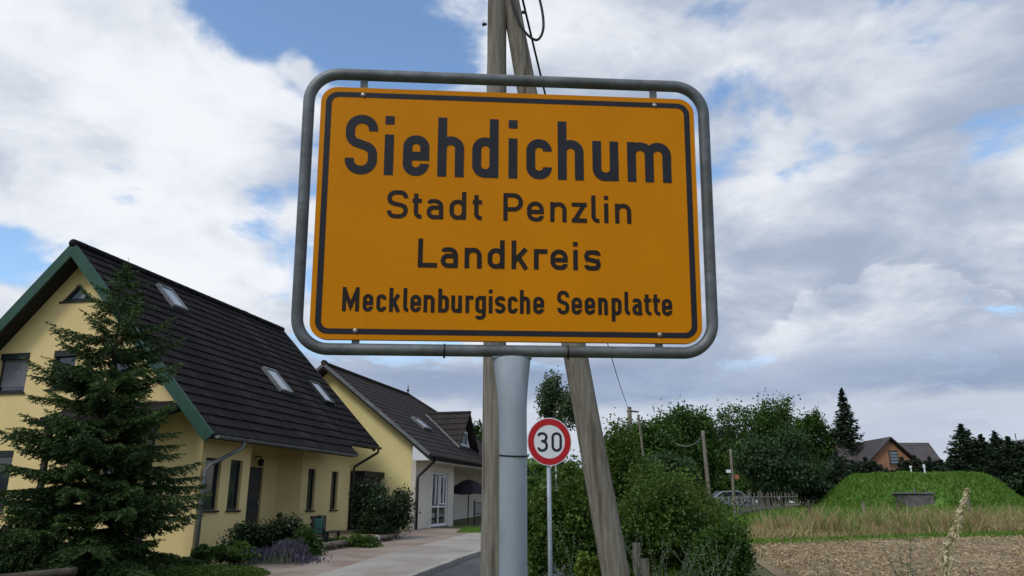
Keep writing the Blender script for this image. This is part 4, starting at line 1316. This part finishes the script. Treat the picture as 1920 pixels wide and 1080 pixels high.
shrub('lime_bush', 1100, 1038, 1150, 75, 9.0, 'lime', 5200, .05, 'small lime green bush at the foot of the brace pole', lobes=8)
shrub('lime_sprout', 1178, 1058, 1140, 40, 9.2, 'lime', 1500, .05, 'lime green sprout beside the short wooden posts', lobes=5)
def stalks(name, px, py, Y, w_, h_, n, mat, label, lean=.35, leafy=True, ls=.05):
    p = at(px, py, Y); z0 = float(gz(p.x, Y))
    hh = p.z - z0
    e = empty(name, (p.x, Y, z0), 0, label, 'plant')
    parts = []; b = B()
    for k in range(n):
        a = random.uniform(0, 2 * math.pi); r_ = random.uniform(0, w_ * .4)
        b0 = Vector((math.cos(a) * r_, math.sin(a) * r_ * .6, -.03))
        h1 = hh * random.uniform(.55, 1.0)
        ld = Vector((random.gauss(0, lean), random.gauss(0, lean), 0)) * h1
        pts = [b0 + Vector((0, 0, h1 * u)) + ld * u ** 1.8 for u in (0, .3, .6, .85, 1)]
        b.tube(pts, [.006, .005, .004, .003, .002], 4)
        if leafy:
            m = int(h1 / .022)
            u = rng.uniform(.2, 1, m)
            P = np.array(b0) + np.outer(u * h1, [0, 0, 1]) + np.outer(u ** 1.8, np.array(ld))
            D = rng.normal(size=(m, 3)) + np.array([0, 0, .9])
            s = ls * rng.uniform(.6, 1.3, m) * (1.15 - .6 * u)
            D = norm(D)
            parts.append(leaves(P + D * (s * .5)[:, None], D, s, s * .28, rng.uniform(0, 1, m)))
    b.obj('stems', mat, e)
    if parts:
        v, f, t = cat3(parts); npmesh('foliage', v, f, t, M[mat], e)
    return e
stalks('mugwort', 1235, 985, 9.2, .8, 0, 34, 'silver', 'silvery green mugwort stalks beside the short wooden posts')
stalks('mugwort', 1330, 1005, 9.8, .8, 0, 22, 'silver', 'thin pale weed stalks at the edge of the field bush')
stalks('mugwort', 1075, 985, 9.8, .35, 0, 10, 'silver', 'pale weed stalks between the 30 sign post and brace pole')
stalks('thistle', 1545, 1010, 9.0, .5, 0, 10, 'silver', 'faint green thistle stalks in front of the tilled field', .2, True, .09)
stalks('thistle', 1690, 985, 9.5, .3, 0, 6, 'silver', 'single tall thin thistle before the tilled field', .12, True, .09)
# seed head close to the lens
def seed_head():
    Y = 2.6
    p0, p1, p2 = at(1772, 1080, Y), at(1795, 985, Y), at(1814, 916, Y)
    z0 = float(gz(p0.x, Y))
    e = empty('grass_seed_head', (p0.x - .12, Y, z0), 0, 'cream dry grass seed head standing before the tilled field', 'plant')
    L_ = W2(e)
    pts = smooth_path([(e.location.x, Y, z0 - .02), (p0.x - .06, Y, p0.z - .55), tuple(p0), tuple(p1), tuple(p2)], 8)
    B().tube([L_(p) for p in pts], .0022, 6).obj('stem', 'straw', e, True)
    n = 420
    q = np.array([L_(p) for p in pts[15:]])
    u = rng.uniform(.0, len(q) - 1.001, n); i = u.astype(int)
    P = q[i] + (q[i + 1] - q[i]) * (u - i)[:, None] + rng.normal(0, 1, (n, 3)) * (.0085 * (1.05 - .85 * u / len(q)))[:, None]
    D = (q[i + 1] - q[i]) * 30 + rng.normal(0, .55, (n, 3))
    v, f, t = leaves(P, D, .028 * (1.1 - .5 * u / len(q)), .0095 * (1.1 - .5 * u / len(q)), rng.uniform(.2, 1, n)); npmesh('seeds', v, f, t, M['seed'], e)
seed_head()
# two short wooden posts
for px, py, Y, r_, lab in ((1193, 1018, 9.6, .055, 'pale split wooden stake among the mugwort'), (1209, 1048, 9.0, .058, 'short rounded wooden stub beside the split stake')):
    p = at(px, py, Y); z0 = float(gz(p.x, Y))
    o = pole_mesh((0, 0, -.2), (.0, 0, p.z - z0), r_, r_ * .92, 8, 6).obj('wooden_stake', 'oldwood'); o.location = (p.x, Y, z0)
    tag(o, lab, 'stake')

# ------------------------------------------------------------------ the grassed mound with its shaft box
MC = np.array([31.9, 61.0]); MH = 2.45
def mound_h(x, y):
    dx_, dy_ = (x - MC[0]) / 7.7, (y - MC[1]) / 8.2
    a = (np.abs(dx_) ** 2.1 + np.abs(dy_) ** 2.1) ** (1 / 2.1)
    t = np.clip((1.0 - a) / .44, 0, 1)
    t = t * t * (3 - 2 * t) * .55 + t * .45
    return MH * t + np.clip(t * 3, 0, 1) * (.07 * np.sin(x * 1.9 + y * .8) + .05 * np.sin(x * .9 - y * 2.3 + 1) + .04 * np.sin(x * 4.1 + y * 1.1))
nx, ny = 110, 90
gx, gy = np.meshgrid(np.linspace(-10.5, 10.5, nx), np.linspace(-10, 10, ny))
X_, Y_ = gx + MC[0], gy + MC[1]
Z_ = gz(X_, Y_) - .03 + mound_h(X_, Y_) + (rng.normal(0, .035, X_.shape)) * (mound_h(X_, Y_) > .05)
V = np.stack([X_, Y_, Z_], -1).reshape(-1, 3)
i = (np.arange(ny - 1)[:, None] * nx + np.arange(nx - 1)[None]).ravel()
mo = npmesh('grass_mound', V, np.stack([i, i + 1, i + nx + 1, i + nx], 1), None, M['moundg']); mo['kind'] = 'structure'
mo.data.polygons.foreach_set('use_smooth', [True] * len(mo.data.polygons))
def mz(x, y): return gz(x, y) + mound_h(x, y)
# concrete shaft box and lid on the mound
def on_mound(px, py, Y0):
    d = ray(px, py)
    for k in np.linspace(40, 75, 700):
        x, y = d[0] * k / d[1], k
        if EYE + d[2] * k / d[1] <= mz(x, y): return Vector((x, y, mz(x, y)))
    return at(px, py, Y0)
BOX = on_mound(1720, 939, 56)
# grass on mound and meadow
n = 52000
P = np.c_[rng.uniform(24, 45, n), rng.uniform(52, 66, n)]
P = P[~((np.abs(P[:, 0] - BOX.x) < 1.6) & (P[:, 1] > BOX.y - 2.2) & (P[:, 1] < BOX.y - .3))]
n = len(P)
C = np.c_[P, mz(P[:, 0], P[:, 1]) - .03]
a1_ = blades(C, rng.uniform(.10, .30, n), .07, .5, rng.uniform(0, 1, n))
n = 46000
yy = 30 + 24 * rng.uniform(0, 1, n) ** 1.3
P = np.c_[yy * rng.uniform(.26, .72, n), yy]
C = np.c_[P, mz(P[:, 0], P[:, 1])]
a2_ = blades(C, rng.uniform(.10, .32, n), .055, .4, rng.uniform(0, 1, n))
v, f, t = cat3([a1_, a2_])
tag(npmesh('meadow_grass', v, f, t, M['grass']), 'bright green grass on the mound and meadow behind the field', 'grass', kind='stuff')
# dry grass band, in tufts
def dry_band():
    nt_ = 640
    parts, gparts = [], []
    for k in range(nt_):
        u = random.random() ** .8
        x = 7.2 + u * 25 + random.gauss(0, .4)
        y0 = 22.0 + 3.4 * min(1, max(0, (x - 6) / 9))
        y = y0 + abs(random.gauss(0, 1)) * 2.2 + random.uniform(0, 1.2)
        if x / y > .80: continue
        m = random.randint(40, 90)
        sz = random.uniform(.25, .70) * (1.4 if random.random() < .16 else .66)
        C = np.c_[rng.normal(x, .22, m), rng.normal(y, .22, m), np.zeros(m)]
        C[:, 2] = gz(C[:, 0], C[:, 1])
        parts.append(blades(C, sz * rng.uniform(.55, 1.1, m), .022, random.uniform(.25, .55), rng.uniform(0, 1, m) * .6 + random.uniform(0, .4)))
        if random.random() < .5 + .5 * math.exp(-((x - 12) / 3) ** 2):
            m = 44
            C = np.c_[rng.normal(x, .35, m), rng.normal(y, .3, m), np.zeros(m)]
            C[:, 2] = gz(C[:, 0], C[:, 1])
            gparts.append(blades(C, sz * rng.uniform(.4, .8, m), .03, .35, rng.uniform(0, .8, m)))
    n = 9000
    x = rng.uniform(4.5, 30, n)
    y = 21.8 + 3.4 * np.clip((x - 6) / 9, 0, 1) + np.abs(rng.normal(0, 1, n)) * 2.2
    C = np.c_[x, y, gz(x, y)]
    parts.append(blades(C, rng.uniform(.10, .32, n), .03, .5, rng.uniform(0, 1, n)))
    n = 3600
    x = 6 + 11 * rng.uniform(0, 1, n) ** 1.3
    y = 21.4 + 3.4 * np.clip((x - 6) / 9, 0, 1) + rng.normal(0, .45, n)
    gparts.append(blades(np.c_[x, y, gz(x, y)], rng.uniform(.05, .16, n), .03, .4, rng.uniform(0, 1, n)))
    v, f, t = cat3(parts); tag(npmesh('dry_grass', v, f, t, M['straw']), 'golden dry grass tufts along the far edge of the field', 'grass', kind='stuff')
    v, f, t = cat3(gparts); tag(npmesh('green_weeds', v, f, t, M['grass']), 'green weeds growing among the golden dry grass', 'weeds', kind='stuff')
dry_band()
# roadside verge grass, near the sign and under the bushes
n = 26000
s = rng.uniform(-14, 26, n); tt = rng.uniform(-11.0, -8.6, n)
P = O1 + s[:, None] * E1 + tt[:, None] * E2
C = np.c_[P, gz(P[:, 0], P[:, 1])]
v, f, t = blades(C, rng.uniform(.10, .38, n), .016, .4, rng.uniform(0, 1, n))
tag(npmesh('verge_grass', v, f, t, M['grass']), 'rough green grass on the verge beside the road', 'grass', kind='stuff')
n = 9000
P = np.c_[rng.uniform(-1.8, .3, n) - .0, rng.uniform(25.6, 28.6, n)]
ok = ((P - O1) @ E2 > -3.9) & ((P - np.array(O2)) @ E2 < 1.4)
P = P[ok]
C = np.c_[P, gz(P[:, 0], P[:, 1])]
v, f, t = blades(C, rng.uniform(.06, .18, len(C)), .02, .4, rng.uniform(0, 1, len(C)))
tag(npmesh('lawn_grass', v, f, t, M['grass']), 'small strip of lawn before the cream house', 'grass', kind='stuff')

p = BOX
e = empty('shaft_box', (p.x, p.y - .5, p.z - .02), 0, 'low concrete shaft box set in the slope of the grass mound', 'shaft')
B().box((-.95, 0, -.9), (.95, 1.8, .46)).obj('wall', 'concold', e, bevel=.03)
B().box((-1.08, -.1, .46), (1.08, 1.9, .58)).obj('lid', 'concold', e, bevel=.03)
B().tube([(-.2, .3, .55), (-.2, .3, .95)], .05, 8).obj('vent', 'zinc', e)
B().tube([(.7, .5, .55), (.7, .5, .78)], .05, 8).obj('vent', 'zinc', e)
px_, py_ = at(1704, 896, 59.5).x, 59.5
e = empty('mound_hatch', (px_, py_, mz(px_, py_) + .02), 0, 'flat concrete hatch with white vent on top of mound', 'hatch')
B().tube([(0, 0, -.3), (0, 0, .22), (0, 0, .30)], [.8, .8, .65], 20).obj('slab', 'concold', e)
B().tube([(.1, -.3, .25), (.1, -.3, .65), (.1, -.3, .68), (.1, -.3, .85)], [.05, .05, .10, .08], 10).obj('vent', 'white', e)
px_ = at(1733, 896, 58).x
o = B().tube([(0, 0, -.2), (0, 0, .55), (0, 0, .6), (0, 0, .85)], [.06, .06, .10, .08], 10).obj('vent_pipe', 'white'); o.location = (px_, 57.8, mz(px_, 57.8)); tag(o, 'pale vent pipe standing on the mound beside the hatch', 'pipe')
# fence posts of the meadow
for i, (px, py, Y, lab) in enumerate(((1515, 937, 36, 'dark leaning fence post in dry grass near picket fence'), (1618, 940, 37, 'thin grey fence post in dry grass left of shaft box'), (1682, 938, 37, 'dark fence post standing before the shaft box'), (1816, 933, 37, 'pale fence post behind the grass seed head'))):
    p = at(px, py, Y); z0 = float(gz(p.x, Y))
    o = pole_mesh((random.uniform(-.04, .04), 0, -.2), (random.uniform(-.12, .02), 0, p.z - z0), .085, .075, 8, 6).obj('fence_post', 'oldwood' if i % 2 else 'bark')
    o.location = (p.x, Y, z0); tag(o, lab, 'post', 'meadow fence posts')
# picket fence running away
fa, fb = at(1384, 940, 36.0), at(1494, 925, 58.0)
pf = empty('picket_fence', (fa.x, fa.y, float(gz(fa.x, fa.y))), 0, 'weathered grey picket fence running away beside the meadow', 'fence')
L_ = W2(pf)
npk = 44
dv = (fb - fa); dv.z = 0; dl = dv.normalized(); sdv_ = Vector((dl.y, -dl.x, 0))
pk = [B().box((-.075, -.012, 0), (.075, .012, 1.0), .012).mesh('picket') for _ in range(6)]
for i in range(npk):
    u = i / (npk - 1)
    if u > .45 and i % 2: continue
    x, y = fa.x + dv.x * u, fa.y + dv.y * u
    z = float(gz(x, y))
    o = link('picket', pk[i % 6], 'oldwood', pf)
    o.location = L_((x, y, z + .02)); o.rotation_euler = (random.gauss(0, .03), random.gauss(0, .05), math.atan2(dl.y, dl.x) + random.gauss(0, .08)); o.scale = (1.9 if u < .45 else 1.0, 1, random.uniform(1.05, 1.35))
for h_ in (.35, .95):
    B().tube([L_((fa.x + dv.x * u + sdv_.x * .05, fa.y + dv.y * u + sdv_.y * .05, float(gz(fa.x + dv.x * u, fa.y + dv.y * u)) + h_)) for u in np.linspace(0, 1, 12)], .035, 5).obj('rail', 'oldwood', pf)

# ------------------------------------------------------------------ parked car beyond the bushes
def car():
    Y = 61
    p = at(1362, 934, Y); z0 = float(gz(p.x, Y))
    e = empty('parked_car', (p.x, Y, z0), R(4), 'grey parked car half hidden between bushes and picket fence', 'car')
    side = [(-2.05, .28), (-2.08, .62), (-1.95, .82), (-1.2, .95), (-.55, 1.38), (.75, 1.42), (1.45, 1.0), (1.95, .92), (2.05, .6), (2.02, .28)]
    B().prism(side, 1, -.82, .82).obj('body', 'car', e, bevel=.06)
    gl = B().prism([(-1.05, .98), (-.5, 1.32), (.7, 1.35), (1.28, 1.0)], 1, -.83, .83).obj('windows', 'glass', e)
    B().prism([(-1.22, .97), (-.60, 1.36), (-.52, 1.36), (-1.12, .97)], 1, -.70, .70).obj('windscreen', 'glass_pale', e)
    for x in (-1.3, 1.3):
        for y in (-.78, .78):
            wl = B().tube([(x, y - .1, .31), (x, y + .1, .31)], .31, 18).obj('wheel', 'tyre', e)
            B().tube([(x, y - .115, .31), (x, y + .115, .31)], .19, 12).obj('rim', 'zinc', wl)
    for y in (-.6, .6): B().box((-2.1, y - .16, .62), (-2.0, y + .16, .76)).obj('headlight', 'glass_pale', e)
car()

# ------------------------------------------------------------------ far house, edge building
def far_house():
    Y = 84
    c = at(1660, 900, Y); z0 = float(gz(c.x, Y))
    e = empty('far_house', (c.x, Y, z0), 0, 'distant house with brown roof and terracotta cross gable', 'house')
    k = Y / 1447
    zt_ = lambda py: at(1660, py, Y).z - z0
    xl, xr = (1566 - 1660) * k, (1772 - 1660) * k
    zr_, ze_, zapex = at(1660, 830, Y + 4).z - z0, zt_(890), zt_(822)
    xl, xr = at(1566, 880, Y).x - c.x, at(1776, 880, Y).x - c.x
    B().box((xl + .5, 0.2, -.3), (xr - .5, 7.8, ze_)).obj('wall', 'brickw', e)
    r0, r1 = at(1568, 830, Y + 4).x - c.x, at(1741, 830, Y + 4).x - c.x
    V = [(xl, -.4, ze_ - .1), (xr + .3, -.4, ze_ - .1), (xr + .3, 8.4, ze_ - .1), (xl, 8.4, ze_ - .1), (r0 - .0, 4, zr_), (r1, 4, zr_)]
    rf = B().add(V, [(0, 1, 5, 4), (1, 2, 5), (2, 3, 4, 5), (3, 0, 4), (3, 2, 1, 0)]).obj('roof', 'tile3', e)
    ga, gb = (1608 - 1660) * k, (1712 - 1660) * k
    zb_ = zt_(868)
    B().prism([(ga + .4, -.3), (gb - .4, -.3), (gb - .4, zb_ - .35), (0, zapex - .3), (ga + .4, zb_ - .35)], 1, -2.0, 3).obj('gable_wall', 'brickw', e)
    for sg, x in ((-1, ga), (1, gb)):
        x += sg * .3
        V = [(0.002 * sg, -2.5, zapex), (x, -2.5, zb_ - .5), (x, 4, zb_ - .5), (0.002 * sg, 4, zapex)]
        B().add(V + [(a, b, c_ - .16) for a, b, c_ in V], [(0, 1, 2, 3), (7, 6, 5, 4), (0, 4, 5, 1), (1, 5, 6, 2), (2, 6, 7, 3), (3, 7, 4, 0)]).obj('gable_roof', 'tile3', rf)
    wa_, wb2, wz0, wz1 = (1656 - 1660) * k, (1672 - 1660) * k, zt_(872), zt_(847)
    wn = B().box((wa_, -2.06, wz0), (wb2, -2.004, wz1)).obj('window', 'darkframe', e)
    for q in range(4):
        h1 = (wz1 - wz0 - .15) / 4
        B().box((wa_ + .08, -2.09, wz0 + .08 + q * h1), (wb2 - .08, -2.065, wz0 + h1 * (q + 1) - .0)).obj('pane', 'glass_pale', wn)
far_house()
def edge_house():
    Y = 76
    c = at(1912, 840, Y); z0 = float(gz(c.x, Y))
    e = empty('edge_house', (c.x, Y, z0), R(-38), 'cream building with pale metal eave beside the dark spruces', 'house')
    h_ = at(1912, 832, Y).z - z0
    B().box((0, 0, -.3), (6, 7, h_)).obj('wall', 'cream', e)
    rf = B().prism([(-.6, h_ - .0), (6.6, h_ + .9), (6.6, h_ + 1.15), (-.6, h_ + .25)], 1, -.5, 7.5).obj('roof', 'zinc', e)
    B().box((-.64, -.55, h_ - .05), (-.605, 7.55, h_ + .3)).obj('fascia', 'zinc', rf)
    B().tube([(-.25, 1, h_ + .2), (-.25, 1, h_ + 1.1)], .04, 6).obj('mast', 'darkpipe', rf)
    B().tube([(-.08, -.06, -.2), (-.08, -.06, h_)], .06, 8).obj('downpipe', 'white', e)
    wn = B().box((2, -.06, 1.0), (3.2, -.004, 2.3)).obj('window', 'white', e)
    B().box((2.1, -.075, 1.1), (3.1, -.062, 2.2)).obj('pane', 'glass', wn)
edge_house()

# ------------------------------------------------------------------ background trees
px_tree('birch_tree', 1040, 706, 860, 88, 48, 'birch', 12350, 0.182, 'slender birch rising behind the 30 sign', bark='birchbark', lobes=14, lobe_r=.34, droop=1.2, shell=.3)
px_tree('walnut_tree', 1300, 752, 905, 150, 68, 'leaf2', 22800, 0.280, 'broad dark walnut tree behind the thin pale pole', lobes=18, lobe_r=.38)
px_tree('round_tree', 1428, 754, 905, 165, 86, 'leaf2', 28500, 0.322, 'round crowned dark green tree behind the grey green willow', lobes=20, lobe_r=.38)
px_tree('willow_tree', 1460, 800, 935, 160, 64, 'willow', 28500, 0.238, 'grey green willow standing at the end of picket fence', lobes=18, lobe_r=.36, droop=.8)
px_tree('ash_tree', 1535, 766, 900, 90, 90, 'leaf2', 17100, 0.294, 'green deciduous tree crowding the tall dark spruce', lobes=14)
px_tree('roadside_tree', 1215, 785, 905, 120, 60, 'leaf2', 17100, 0.238, 'dark tree behind the tall light green bush', lobes=14)
px_tree('roadside_tree', 1250, 830, 935, 120, 44, 'willow', 17100, 0.168, 'loose grey green tree in front of the walnut', lobes=12, lobe_r=.34)
px_tree('hollow_tree', 1365, 800, 925, 110, 98, 'darkleaf', 15200, 0.336, 'very dark tree in the gap beside the walnut', lobes=12)
px_tree('street_tree', 895, 785, 880, 40, 62, 'leaf2', 4750, 0.196, 'tree top peeping out behind the dormer roof', lobes=8)
def px_conifer(px, pyt, Y, r, lab, **k):
    t = at(px, pyt, Y); z0 = float(gz(t.x, Y))
    return conifer('spruce_tree', (t.x, Y, z0), t.z - z0, r, 'conifer', lab, **k)
px_conifer(1578, 733, 88, 3.4, 'tall dark spruce left of the distant house', nl=32, per=17, leaf=.5, dens=48)
px_conifer(1607, 845, 92, 1.8, 'small spruce tip beside the distant roof', nl=12, leaf=.5, dens=16)
sp = [(1802, 798, 70, 3.1, 'tall dark spruce right of the distant house'), (1838, 818, 69, 2.5, 'spruce shouldering the tall spruce by distant house'), (1864, 812, 72, 2.6, 'pointed spruce in the middle of the right hand row'), (1890, 822, 68, 2.4, 'dense spruce next to the cream building'), (1912, 832, 67, 2.4, 'spruce partly in front of the cream building'), (1782, 858, 72, 2.2, 'low spruce at the left end of the row')]
for px, pyt, Y, r, lab in sp: px_conifer(px, pyt, Y, r, lab, nl=28, per=20, leaf=.40, dens=50, pw=.68, group='dark spruces behind the mound')
# conifer hedge before the distant house
hd = [(1568, 855), (1598, 862), (1622, 858), (1640, 872), (1690, 858), (1716, 862), (1742, 856), (1764, 862), (1660, 878)]
hl = ['hedge conifer at the left corner of the distant house', 'hedge conifer below the left roof of the distant house', 'hedge conifer beside the left edge of terracotta gable', 'hedge conifer covering the left foot of terracotta gable', 'hedge conifer covering the right foot of terracotta gable', 'hedge conifer right of the terracotta gable', 'hedge conifer below the right roof of distant house', 'hedge conifer at the right corner of distant house', 'low hedge conifer directly below the gable window']
for (px, pyt), lab in zip(hd, hl):
    Y = 74 + random.uniform(-1, 1)
    t = at(px, pyt, Y); z0 = float(gz(t.x, Y))
    conifer('hedge_conifer', (t.x, Y, z0), t.z - z0 + random.uniform(-.3, .3), 2.9, 'conifer', lab, nl=18, per=22, leaf=.36, dens=46, pw=.5, group='conifer hedge before the distant house')
for px, pyt, Y, w_, lab in ((1500, 868, 70, 90, 'dark shrub below the willow'), (1555, 880, 72, 70, 'dark shrub at the foot of the tall spruce'), (1600, 890, 72, 70, 'dark shrub left end of the mound'), (1860, 880, 66, 130, 'dark undergrowth below the spruce row')):
    shrub('far_shrub', px, pyt, 945, w_, Y, 'darkleaf', 3500, .32, lab, trunk=True)
for px, pyt, Y, w_, lab in ((1330, 880, 78, 90, 'dark shrub behind the parked car'), (1395, 872, 80, 90, 'dark shrub behind the thin grey pole'), (1445, 888, 78, 110, 'dark shrub behind the picket fence'), (1505, 895, 78, 90, 'dark shrub where picket fence meets the meadow')):
    shrub('far_shrub', px, pyt, 940, w_, Y, 'leaf2', 6000, .28, lab, trunk=True)
# a belt of far woodland closing the horizon
n = 90000
a = rng.uniform(-np.pi, np.pi, n); rr_ = rng.uniform(150, 215, n)
hgt = 6.5 + 2.0 * np.sin(a * 7) + 1.5 * np.sin(a * 23 + 1) + 1.0 * np.sin(a * 61)
P = np.c_[np.sin(a) * rr_, np.cos(a) * rr_, gz(rr_, 0) + np.abs(hgt) * rng.uniform(0, 1, n) ** .7]
v, f, t = leaves(P, rng.normal(size=(n, 3)), 1.7, 1.3, rng.uniform(0, 1, n))
tag(npmesh('far_wood', v, f, t, M['leaf2']), 'far belt of woodland closing the horizon', 'wood', kind='stuff')
